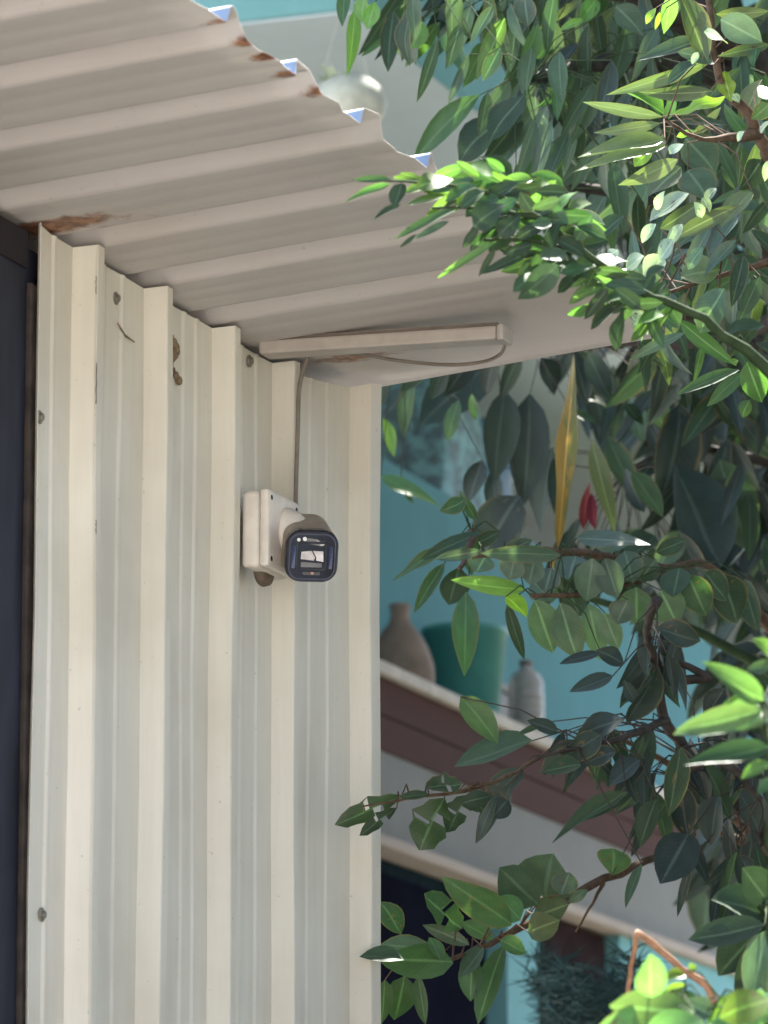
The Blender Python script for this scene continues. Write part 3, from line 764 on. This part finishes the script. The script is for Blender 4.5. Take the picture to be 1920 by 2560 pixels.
# 2 the dark hanging crown seen below the roof end
p = Plant('dark_mango_tree', 'dark mango tree with large hanging leaves seen beneath the roof end', 'tree',
          [[(2080, 2100, 9.0, .05), (2030, 1200, 8.8, .03), (1800, 800, 8.6, .014), (1400, 860, 8.4, .015), (1150, 880, 8.3, .008), (980, 900, 8.2, .004)],
           [(2030, 1200, 8.8, .012), (1760, 1120, 8.6, .008), (1560, 1180, 8.5, .006)]])
p.reach = .3
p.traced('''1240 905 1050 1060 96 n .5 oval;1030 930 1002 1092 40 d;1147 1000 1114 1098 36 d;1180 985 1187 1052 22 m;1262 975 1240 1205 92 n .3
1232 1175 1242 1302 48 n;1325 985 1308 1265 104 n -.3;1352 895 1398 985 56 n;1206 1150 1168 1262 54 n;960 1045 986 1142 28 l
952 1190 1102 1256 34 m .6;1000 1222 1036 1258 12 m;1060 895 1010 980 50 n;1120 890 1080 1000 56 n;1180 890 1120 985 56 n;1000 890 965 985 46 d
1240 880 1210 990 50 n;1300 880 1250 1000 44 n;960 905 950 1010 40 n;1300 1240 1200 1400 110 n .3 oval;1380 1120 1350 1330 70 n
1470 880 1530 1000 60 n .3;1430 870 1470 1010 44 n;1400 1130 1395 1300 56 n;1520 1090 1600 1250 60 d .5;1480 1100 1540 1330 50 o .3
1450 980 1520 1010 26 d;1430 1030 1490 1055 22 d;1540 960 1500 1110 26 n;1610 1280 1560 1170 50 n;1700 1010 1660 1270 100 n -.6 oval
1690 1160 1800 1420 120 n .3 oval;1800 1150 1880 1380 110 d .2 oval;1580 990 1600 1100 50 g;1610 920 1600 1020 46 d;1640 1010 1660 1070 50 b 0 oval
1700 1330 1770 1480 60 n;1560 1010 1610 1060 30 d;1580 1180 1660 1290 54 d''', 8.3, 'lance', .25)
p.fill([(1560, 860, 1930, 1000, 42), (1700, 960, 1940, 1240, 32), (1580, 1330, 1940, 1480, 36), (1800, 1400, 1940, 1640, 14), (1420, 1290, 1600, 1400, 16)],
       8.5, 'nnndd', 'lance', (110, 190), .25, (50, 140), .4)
p.traced('''1640 1340 1560 1410 60 d;1700 1330 1640 1430 60 g''', 8.2)
p.done(BARK)

# 2b more trees behind
p = Plant('shade_tree', 'dark dense tree behind the mango leaves at the far upper right', 'tree',
          [[(2250, 2000, 10.2, .09), (2150, 900, 10.1, .07), (1900, 300, 10, .04), (1500, 100, 10, .02)], [(2150, 900, 10.1, .04), (1700, 700, 10, .02)]])
p.reach = 0
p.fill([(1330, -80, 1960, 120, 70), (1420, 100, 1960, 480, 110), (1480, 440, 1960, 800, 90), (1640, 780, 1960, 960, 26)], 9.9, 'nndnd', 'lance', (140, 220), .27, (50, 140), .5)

p = Plant('dark_hedge_tree', 'dark leafy tree filling the gaps at the middle right edge', 'tree',
          [[(2300, 2300, 10.6, .06), (2200, 1500, 10.5, .05), (1960, 1200, 10.4, .03), (1700, 1050, 10.4, .015)], [(2200, 1700, 10.5, .03), (1900, 1650, 10.4, .015)]])
p.reach = 0
p.fill([(1620, 830, 1960, 1080, 70), (1760, 1060, 1960, 1420, 70), (1600, 1300, 1960, 1480, 40), (1780, 1600, 1960, 2250, 80), (1420, 860, 1640, 960, 16)], 10.2, 'nnndn', 'lance', (130, 220), .27, (40, 140), .4)

# 3 shoots with arching leaves in the upper right
p = Plant('shoot_tree', 'young tree with arching olive leaf whorls and reddish stem at upper right', 'tree',
          [[(2010, 1300, 6.1, .016), (1975, 620, 6.0, .009), (1893, 330, 5.95, .008), (1800, 200, 5.9, .005), (1772, 20, 5.9, .004), (1765, -60, 5.9, .005)],
           [(1893, 330, 5.95, .009), (1760, 350, 5.9, .0028), (1665, 300, 5.85, .002)],
           [(1972, 640, 6.0, .006), (1800, 690, 5.95, .003), (1640, 740, 5.9, .002)]], bark=TWIG)
p.reach = .12
p.traced('''1752 96 1590 152 36 g -.9;1782 150 1515 238 34 o -1;1782 228 1598 232 40 o -.8;1656 292 1457 255 33 o -.5;1652 308 1485 332 32 o -.6
1662 348 1444 392 38 o -.7;1664 364 1430 430 28 o -.5;1695 398 1545 468 46 o -.4;1702 418 1620 492 62 o 0 oval;1682 290 1816 240 28 y .4 wavy
1690 302 1820 305 26 g;1714 344 1797 430 84 g 0 oval;1720 425 1772 492 74 g 0 oval;1660 285 1562 228 36 l .5;1628 376 1584 408 30 y 0 oval
1812 178 1826 252 38 y .5 wavy;1692 342 1742 324 18 y;1700 -15 1770 155 66 o;1682 -15 1664 88 42 l .4;1790 35 1925 30 34 o .3;1802 48 1902 100 64 g 0 oval
1925 112 1800 138 26 o;1892 120 1884 166 28 m;1640 20 1612 55 16 y;1650 30 1638 74 14 y;1786 160 1700 120 30 g;1660 300 1690 240 26 m
1700 690 1800 676 60 o 0 oval;1650 572 1762 505 40 o;1690 592 1852 512 44 o -.4;1758 618 1714 668 34 b;1812 722 1738 828 66 b 0 oval
1602 738 1700 822 38 m;1698 800 1836 912 42 l .4;1712 832 1574 896 28 g .5;1594 690 1580 570 26 g;1512 562 1418 532 44 g;1560 540 1480 600 40 d
1780 560 1700 700 34 g;1840 600 1760 690 34 g;1860 640 1830 760 40 d;1900 690 1850 800 44 d;1880 480 1800 560 40 o;1905 200 1850 290 50 o
1925 260 1880 300 44 d;1905 400 1860 470 50 d;1740 160 1660 200 30 d;1868 905 1905 1008 60 l 0 oval;1830 908 1845 900 20 y;1848 925 1690 985 30 m .4
1860 930 1770 1010 34 m;1875 1000 1850 1040 34 m''', 5.9, 'lance', .15)
p.traced('''1722 484 1622 548 36 w;1662 478 1634 522 18 w;1480 662 1568 640 34 w .4;1548 700 1606 690 44 w 0 oval;1684 600 1646 650 34 w;1660 640 1612 702 46 w 0 oval
1592 752 1524 764 26 w;1556 766 1618 838 28 w;1545 625 1520 640 22 w;1760 80 1825 100 26 w;1735 505 1755 545 22 w;1755 495 1778 525 18 w;1895 240 1935 225 34 w;1675 385 1705 355 22 w
1745 130 1730 160 14 w;1832 235 1850 255 18 w;1925 400 1910 450 20 w;1610 640 1560 668 30 w;1640 560 1600 600 22 w;1705 560 1670 610 20 w;1540 660 1500 690 24 w;1790 470 1760 500 16 w;1860 330 1840 350 14 w;1900 330 1925 300 22 w;1580 800 1610 850 20 w;1480 690 1510 720 16 w''', 5.45, 'oval', .05, 0, True)
p.fill([(1560, 560, 1920, 860, 46), (1780, 0, 1930, 560, 22)], 6.3, 'dgmod', 'lance', (100, 180), .22, (30, 165), .2)
p.done(TWIG)

# 4 spray of small leaves over the roof edge
p = Plant('leafy_sapling', 'sapling branch of small bright leaves reaching across the roof edge', 'sapling',
          [[(2010, 1050, 4.95, .008), (1760, 800, 4.92, .0045), (1600, 730, 4.9, .004), (1470, 640, 4.9, .0035), (1350, 545, 4.88, .003), (1240, 490, 4.87, .0022), (1120, 462, 4.86, .0016), (960, 452, 4.85, .001)],
           [(1470, 640, 4.9, .0025), (1330, 600, 4.88, .002), (1210, 600, 4.88, .0015)],
           [(1350, 545, 4.88, .003), (1190, 520, 4.87, .002), (1080, 520, 4.86, .0012)]], bark=STALK)
p.reach = .0
p.traced('''975 460 861 507 20 l .5;978 448 884 446 18 m -.3;1006 458 984 516 34 d;1000 512 930 552 15 d .4;1112 488 1018 510 18 l;1155 518 984 592 20 m .9;1122 553 1036 596 18 d
1046 586 1000 616 10 d;1262 510 1180 558 52 d 0 obov;1196 568 1156 622 24 d .4;1242 603 1088 696 20 l .3;1238 620 1196 692 18 d -.3;1332 628 1200 684 27 d;1352 638 1300 706 44 d 0 obov
1395 662 1300 752 60 d 0 oval;1132 450 1042 452 30 l;1162 416 1078 442 30 l -.3;1198 442 1140 402 24 l;1232 438 1178 408 28 l;1242 468 1178 446 26 m;1152 458 1078 478 28 m
1192 468 1108 492 30 m .4;1292 468 1238 460 30 y;1332 450 1258 446 28 l;1382 470 1318 458 28 l;1402 498 1328 522 30 m;1292 498 1228 532 34 m;1302 538 1246 584 36 d 0 obov
1352 556 1288 604 36 m;1262 430 1215 395 26 l;1080 470 1010 470 22 l;1060 452 1000 430 16 l;1040 455 985 440 14 l;1210 480 1150 510 30 m;1250 500 1185 500 28 m
1330 500 1290 440 30 l;1360 500 1390 450 28 l;1420 560 1360 500 34 m;1440 600 1480 540 36 m;1380 560 1330 560 30 m;1460 640 1400 590 34 d;1420 640 1350 640 30 d
1480 660 1430 720 36 d;1500 700 1420 760 30 d .4;1520 720 1460 800 34 d;1300 480 1330 530 32 d 0 obov;1270 520 1230 560 34 d 0 obov;1420 530 1470 500 28 l;1390 520 1440 470 24 l
1560 760 1480 700 30 m;1600 770 1540 720 34 d;1620 790 1660 870 30 m;1700 810 1660 740 32 m''', 4.88, 'leaflet', .06)
p.fill([(1120, 440, 1300, 500, 16), (1240, 450, 1430, 560, 26), (1330, 540, 1520, 680, 34), (1480, 660, 1700, 790, 26)], 4.93, 'mdlmd', 'leaflet', (70, 115), .32, (105, 210), .06)
p.done()

# 5 croton
p = Plant('croton', 'croton with one long upright golden leaf flecked with green', 'croton',
          [[(1990, 1750, 7.7, .010), (1700, 1560, 7.65, .007), (1450, 1490, 7.6, .005), (1398, 1430, 7.6, .004), (1395, 1360, 7.6, .003)]], bark=STALK)
p.traced('''1394 1365 1434 884 46 c .45 wavy;1388 1430 1402 1395 26 c 0 oval;1402 1425 1412 1395 14 c''', 7.5, 'wavy', .01, 0)
p.traced('''1458 1322 1470 1205 28 r -.3;1488 1322 1478 1232 26 r .3''', 7.9, 'lance', .02)
p.done()

# 6 pinnate branch in the middle
p = Plant('pinnate_shrub', 'shrub of grey green paired leaflets with one bright green leaf, mid right', 'shrub',
          [[(1990, 1700, 6.9, .012), (1800, 1430, 6.8, .006), (1660, 1420, 6.7, .005), (1500, 1390, 6.65, .006), (1330, 1375, 6.6, .004), (1180, 1395, 6.6, .0025)],
           [(1660, 1430, 6.7, .006), (1480, 1480, 6.6, .004), (1330, 1490, 6.5, .003)], [(1180, 1330, 6.75, .006), (1172, 1380, 6.7, .005), (1150, 1420, 6.65, .003)]], bark=TWIG)
p.reach = .16
p.traced('''1402 1388 1202 1384 40 g .35;1205 1376 1086 1398 30 g;1216 1388 1190 1432 62 b 0 oval;1310 1474 1127 1450 46 l -.6;1264 1492 1322 1532 34 y 0 oval;1268 1508 1312 1652 32 d .4
1338 1500 1384 1632 72 b .0 oval;1402 1508 1434 1642 66 b 0 oval;1482 1396 1468 1504 72 g 0 oval;1514 1396 1542 1494 64 g 0 oval;1562 1378 1582 1452 62 g 0 oval
1442 1345 1622 1352 40 g;1592 1468 1590 1562 76 b 0 oval;1652 1476 1692 1560 76 b 0 oval;1722 1438 1762 1538 72 m 0 oval;1472 1510 1502 1648 58 b 0 oval;1512 1532 1542 1622 50 b 0 oval
1802 1436 1852 1562 84 d 0 oval;1862 1448 1882 1572 54 d;1502 1634 1398 1658 26 n .3;1440 1390 1420 1450 60 g 0 oval;1340 1390 1320 1460 60 g 0 oval;1290 1390 1270 1450 58 g 0 oval
1380 1420 1360 1480 60 g 0 oval;1260 1380 1330 1350 36 g;1490 1370 1590 1345 40 g;1640 1400 1600 1450 54 g 0 oval;1420 1470 1450 1540 56 g 0 oval;1330 1450 1380 1500 54 g 0 oval
1570 1500 1540 1560 60 g 0 oval;1700 1420 1680 1490 60 d 0 oval;1760 1430 1820 1500 60 d;1550 1440 1530 1380 52 g 0 oval;1640 1380 1720 1350 44 d''', 6.6, 'leaflet', .1)
p.traced('''1148 1342 980 1452 30 m .35 wavy;1112 1408 1034 1526 34 m .2;1148 1418 1122 1512 62 d 0 oval;1166 1480 1160 1682 64 m 0;1162 1250 1104 1272 40 m -.8;1202 1330 1050 1392 36 d -.3;1172 1330 1180 1440 44 m
1190 1300 1150 1230 26 m;1250 1330 1170 1370 40 d''', 6.75, 'lance', .05)
p.done()

# 7 dark bush in front of the brown band
p = Plant('dark_shrub', 'dark broad leaved shrub standing in front of the brown band', 'shrub',
          [[(2060, 2500, 6.80, .02), (1950, 2150, 6.70, .014), (1760, 1930, 6.60, .009), (1665, 1800, 6.50, .0075), (1640, 1660, 6.50, .006), (1615, 1580, 6.45, .005), (1640, 1500, 6.40, .008)],
           [(1665, 1800, 6.50, .006), (1540, 1850, 6.40, .004), (1400, 1880, 6.30, .0025)], [(1680, 1930, 6.50, .010), (1800, 1900, 6.40, .007), (1900, 2000, 6.40, .004)],
           [(1655, 1715, 6.50, .008), (1752, 1696, 6.50, .006), (1768, 1690, 6.50, .006), (1690, 1650, 6.50, .004)]], bark=BARK)
p.reach = .22
p.traced('''1642 1568 1752 1602 64 n .4;1532 1690 1424 1726 38 n -.4;1660 1600 1690 1650 50 n;1560 1660 1500 1620 40 n;1632 1820 1578 1962 64 d;1702 1868 1674 2042 64 d;1642 1998 1592 2112 54 d
1565 1980 1378 2108 42 d .5;1592 1972 1450 2052 32 d;1722 2085 1652 2206 86 n 0 oval;1842 2130 1818 2218 26 m;1604 2160 1562 2268 24 d .3;1728 2155 1692 2294 24 n .4
1330 1852 1130 1906 64 d -.3;1152 1742 1244 1852 58 m -.3 oval;1362 1806 1286 1842 16 d .4;1452 1912 1356 1918 40 d -.2;1502 1838 1402 1900 60 n;1440 1850 1350 1930 50 n;1560 1800 1440 1830 60 n .3
1600 1900 1520 1960 54 n;1540 1880 1460 1900 50 n;1760 1900 1740 2020 64 n;1800 1990 1760 2110 70 n;1850 1980 1900 2080 60 n;1700 1960 1720 2100 70 n;1880 2100 1860 2230 60 n 0 oval
1812 1720 1760 1800 50 n;1590 1760 1560 1700 34 n;1250 1982 1190 2102 40 n;1310 1920 1200 2036 60 n .3;1280 1960 1240 2040 40 n;1395 1830 1320 1800 34 n;1530 2188 1540 2120 72 m 0 obov''', 6.4, 'lance', .12)
p.fill([(1600, 1820, 1900, 2080, 30), (1400, 1790, 1580, 1880, 12), (1600, 1560, 1700, 1680, 14), (1740, 1820, 1930, 2240, 26)], 6.6, 'nndn', 'lance', (100, 175), .26, (50, 140), .2)
p.done(BARK)

# 8 bright shrub close to the camera
p = Plant('bright_shrub', 'bright green shrub in sunlight at the lower right corner', 'shrub',
          [[(1960, 2800, 4.3, .012), (1950, 2400, 4.3, .010), (1935, 2100, 4.28, .007), (1925, 1850, 4.25, .005), (1905, 1760, 4.22, .004)],
           [(1950, 2650, 4.3, .008), (1880, 2560, 4.25, .006), (1780, 2530, 4.2, .004), (1640, 2540, 4.15, .003)]], bark=STALK)
p.reach = .12
p.traced('''1908 1752 1756 1654 54 l -.8;1908 1776 1688 1822 62 b -.6;1902 1768 1816 1750 34 l .4;1905 1776 1808 1794 66 l 0 oval;1925 1868 1710 1912 52 m -.4;1932 1648 1882 1598 36 l;1932 1668 1868 1672 36 m
1820 1894 1886 1890 20 y 0 oval;1925 1908 1852 1944 36 l .5;1935 1950 1894 1988 30 m;1925 1800 1740 1842 40 b .4
1712 2436 1658 2454 28 y;1722 2424 1742 2416 26 y;1662 2484 1716 2460 26 y
1700 2540 1560 2600 80 l;1640 2530 1540 2540 70 l 0 oval;1760 2520 1660 2520 70 l 0 oval;1850 2540 1760 2560 80 l 0 oval;1930 2560 1850 2530 70 y 0 oval;1760 2560 1640 2620 90 l;1905 2508 1784 2532 60 y 0 oval;1910 2550 1838 2488 56 b 0 oval;1880 2550 1760 2590 70 l;1780 2540 1710 2500 60 b;1920 2570 1860 2600 60 l''', 4.2, 'lance', .05, .15)
p.traced('''1735 2528 1532 2503 84 f -.5 oval;1700 2562 1492 2568 84 f -.3 oval;1626 2494 1625 2384 66 f 0 oval;1760 2555 1600 2600 90 f 0 oval;1908 1776 1688 1822 64 f -.6;1905 1778 1806 1796 66 f 0 oval;1908 1752 1756 1654 54 f -.8;1925 2500 1800 2530 70 y 0 oval;1930 2540 1850 2490 60 f 0 oval;1920 2590 1770 2560 90 f 0 oval''', 4.08, 'lance', .04, .1)
p.done()
p = Plant('broad_leaf_plant', 'plant with dark oval leaves above the bright shrub at right', 'plant',
          [[(1955, 2700, 4.9, .010), (1945, 2450, 4.9, .008), (1915, 2312, 4.9, .005), (1905, 2260, 4.9, .004)]], bark=STALK)
p.reach = .1
p.traced('''1908 2285 1776 2250 66 d .4 oval;1912 2312 1720 2346 62 d -.4;1908 2322 1794 2436 84 d .3 oval;1920 2325 1878 2505 62 b .2 oval;1925 2330 1910 2480 50 g;1900 2340 1840 2520 50 d
1915 2250 1860 2170 60 d;1925 2270 1950 2180 60 d''', 4.9, 'oval', .04, .2)
p.done()

# 9 guava like branch in front of the dark window
p = Plant('guava_branch_tree', 'guava tree branch with dull oval leaves in front of dark window', 'tree',
          [[(2030, 2900, 7.4, .02), (1980, 2250, 7.35, .010), (1800, 2080, 7.2, .006), (1650, 2140, 6.8, .005), (1480, 2215, 6.6, .006), (1300, 2322, 6.5, .005), (1180, 2378, 6.45, .0035), (1120, 2402, 6.42, .003), (1030, 2428, 6.4, .002)],
           [(1510, 2205, 6.62, .003), (1480, 2260, 6.6, .002), (1440, 2330, 6.6, .0012)]], bark=TWIG)
p.reach = .13
p.traced('''1278 2312 1112 2203 64 m .3;1152 2322 1058 2233 52 m -.3 torn;1172 2362 1058 2312 34 g .2;1002 2336 958 2250 50 m;1106 2382 960 2350 38 g -.3;1132 2406 952 2402 72 m .2;1012 2440 990 2556 66 m 0 oval
1046 2438 1062 2562 30 m;1182 2390 1172 2500 52 m;1262 2362 1188 2552 48 m .2;962 2450 958 2562 42 m;1344 2262 1248 2168 92 d 0 oval;1362 2244 1370 2142 112 d 0 oval;1402 2236 1424 2180 60 g 0 oval
1340 2290 1420 2260 60 o 0 oval;1300 2300 1250 2240 50 m;1320 2330 1400 2300 56 o;1100 2400 1080 2340 30 m;1230 2350 1160 2300 40 m;1420 2255 1470 2225 24 g;1250 2350 1320 2380 40 m;1210 2370 1150 2440 40 d
1070 2420 1000 2380 44 m''', 6.42, 'oval', .06)
p.traced('1010 2400 908 2378 34 d .2;960 2388 912 2376 14 g', 6.02, 'lance', .01)
p.done(TWIG)

# 10 chewed branch in front of the wall corner
p = Plant('chewed_branch_tree', 'young tree branch with insect chewed leaves crossing the wall corner', 'tree',
          [[(2000, 2300, 7.2, .010), (1800, 2010, 7.1, .006), (1560, 1850, 6.9, .0036), (1400, 1870, 6.5, .003), (1270, 1940, 6.1, .0026), (1165, 1976, 5.92, .0022), (1060, 1990, 5.9, .002), (980, 2004, 5.88, .0014), (905, 2016, 5.86, .001)]], bark=TWIG)
p.reach = .1
p.traced('''1004 1990 834 2058 40 m -.2 torn;992 2020 897 2087 26 d .2 torn;1112 1996 1042 2124 74 m .2 torn;1168 1988 1118 2082 48 d 0 torn;1152 1962 1062 1968 38 d 0 torn;1072 1986 1000 1990 18 d
1230 1990 1150 2005 36 d;1240 1990 1192 2104 26 n .3;1270 2000 1230 2040 50 n;1180 1990 1210 2030 40 d''', 5.9, 'oval', .03, .1)
p.done(TWIG)

# 11 dry forked stem and the dark feathery fern
ds = Plant('forked_dry_stem', 'bare forked orange tan stem above the bright shrub', 'stem',
           [[(1800, 2900, 4.6, .007), (1796, 2530, 4.6, .0042), (1700, 2420, 4.58, .0034), (1590, 2328, 4.56, .0030)], [(1592, 2330, 4.56, .0026), (1578, 2420, 4.58, .0024), (1562, 2520, 4.6, .0022)]], bark=TAN)
fr = empty('asparagus_fern', at(1400, 2500, 9.2).xy.to_3d()); tag(fr, 'dark feathery fern below the brown shuttered window', 'fern')
fo = Vector(fr.location)
fm = simple('fern_green', (.022, .048, .046), .7, .2, .35, 30, 0)
sb = bmesh.new(); lb = bmesh.new()
for k in range(26):
    x0 = rr(1370, 1570); x1 = rr(1335, 1590); y1 = rr(2390, 2540)
    pts = smooth([at(x0, 2760, 9.2), at((x0 + x1) / 2, 2600, 9.2 + rr(-.2, .2)), at(x1, y1, 9.1 + rr(-.3, .3))], 9)
    tube(sb, [q - fo for q in pts], .0018, 4, False)
    for i in range(4, len(pts)):
        for _ in range(9):
            q = pts[i] - fo + Vector((rr(-1, 1), rr(-1, 1), rr(-1, 1))) * .02
            dv = Vector((rr(-1, 1), rr(-.6, .6), rr(-.5, .7))).normalized() * rr(.03, .07); sd = dv.cross(Vector((0, 1, .3))).normalized() * .0022
            lb.faces.new([lb.verts.new(q - sd), lb.verts.new(q + sd), lb.verts.new(q + dv)])
o = mesh_obj('frond', sb, fm, fr); o['kind'] = 'stuff'
o = mesh_obj('needle', lb, fm, fr, recalc=False); o['kind'] = 'stuff'

# 12 unseen growth added right of the frame to darken that side
hg = empty('shade_thicket', (1.6, 6.5, 0)); tag(hg, 'dense dark green growth added unseen right of the view to darken it', 'shade_thicket')
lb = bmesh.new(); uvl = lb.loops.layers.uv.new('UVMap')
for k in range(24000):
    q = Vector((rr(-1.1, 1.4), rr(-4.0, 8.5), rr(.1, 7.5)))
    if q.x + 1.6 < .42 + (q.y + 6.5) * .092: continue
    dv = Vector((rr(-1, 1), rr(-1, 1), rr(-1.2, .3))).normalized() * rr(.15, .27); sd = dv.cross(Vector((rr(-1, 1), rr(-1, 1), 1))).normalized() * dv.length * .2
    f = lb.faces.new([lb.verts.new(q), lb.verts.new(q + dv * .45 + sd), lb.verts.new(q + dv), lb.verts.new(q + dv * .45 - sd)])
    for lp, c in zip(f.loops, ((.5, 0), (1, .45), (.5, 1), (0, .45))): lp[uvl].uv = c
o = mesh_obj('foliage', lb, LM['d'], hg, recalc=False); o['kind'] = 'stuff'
bm = bmesh.new()
for k in range(7):
    y = -3.6 + 1.7 * k; tube(bm, smooth([Vector((.3 + rr(-.2, .2), y, 0)), Vector((.3 + rr(-.2, .2), y + rr(-.3, .3), 2)), Vector((.3, y + rr(-.3, .3), 7.0))], 5), .03, 6)
o = mesh_obj('stem', bm, BARK, hg, True); o['kind'] = 'stuff'

# 13 unseen tree crown added above the frame to shade house and plants
ov = empty('shade_canopy', (2.6, 11.5, 0)); tag(ov, 'unseen tall dark tree added above the view to shade the house', 'tree')
lb = bmesh.new(); uvl = lb.loops.layers.uv.new('UVMap')
for k in range(11500):
    q = Vector((rr(-4.2, 1.6), rr(-4.6, 5.5), 0)); yw = q.y + 11.5
    q.z = 1.5 + .335 * yw + .25 + abs(random.gauss(0, .9)) + max(0, 8.5 - yw) * .15
    if math.sin(q.x * 2.1 + 1) * math.sin(q.y * 1.7) > .62: continue
    dv = Vector((rr(-1, 1), rr(-1, 1), rr(-.8, .3))).normalized() * rr(.16, .28); sd = dv.cross(Vector((rr(-.6, .6), rr(-.6, .6), 1))).cross(dv).cross(dv).normalized() * dv.length * .2
    f = lb.faces.new([lb.verts.new(q), lb.verts.new(q + dv * .45 + sd), lb.verts.new(q + dv), lb.verts.new(q + dv * .45 - sd)])
    for lp, c in zip(f.loops, ((.5, 0), (1, .45), (.5, 1), (0, .45))): lp[uvl].uv = c
o = mesh_obj('crown', lb, LM['d'], ov, recalc=False); o['kind'] = 'stuff'
bm = bmesh.new()
tube(bm, smooth([Vector((0, 0, 0)), Vector((.05, 0, 2.5)), Vector((0, .1, 5.2)), Vector((-.4, 0, 6.6))], 5), [.16 - .005 * k for k in range(16)], 9)
for e in ((-3.6, -2.4, 5.2), (-2.8, 1.5, 6.6), (-1.2, -3.6, 5.0), (.6, 2.6, 7.2)):
    tube(bm, smooth([Vector((0, .1, 5.0)), Vector((e[0] * .5, e[1] * .5, 5.9)), Vector(e)], 5), [.08 - .006 * k for k in range(11)], 7)
mesh_obj('trunk', bm, BARK, ov, True)
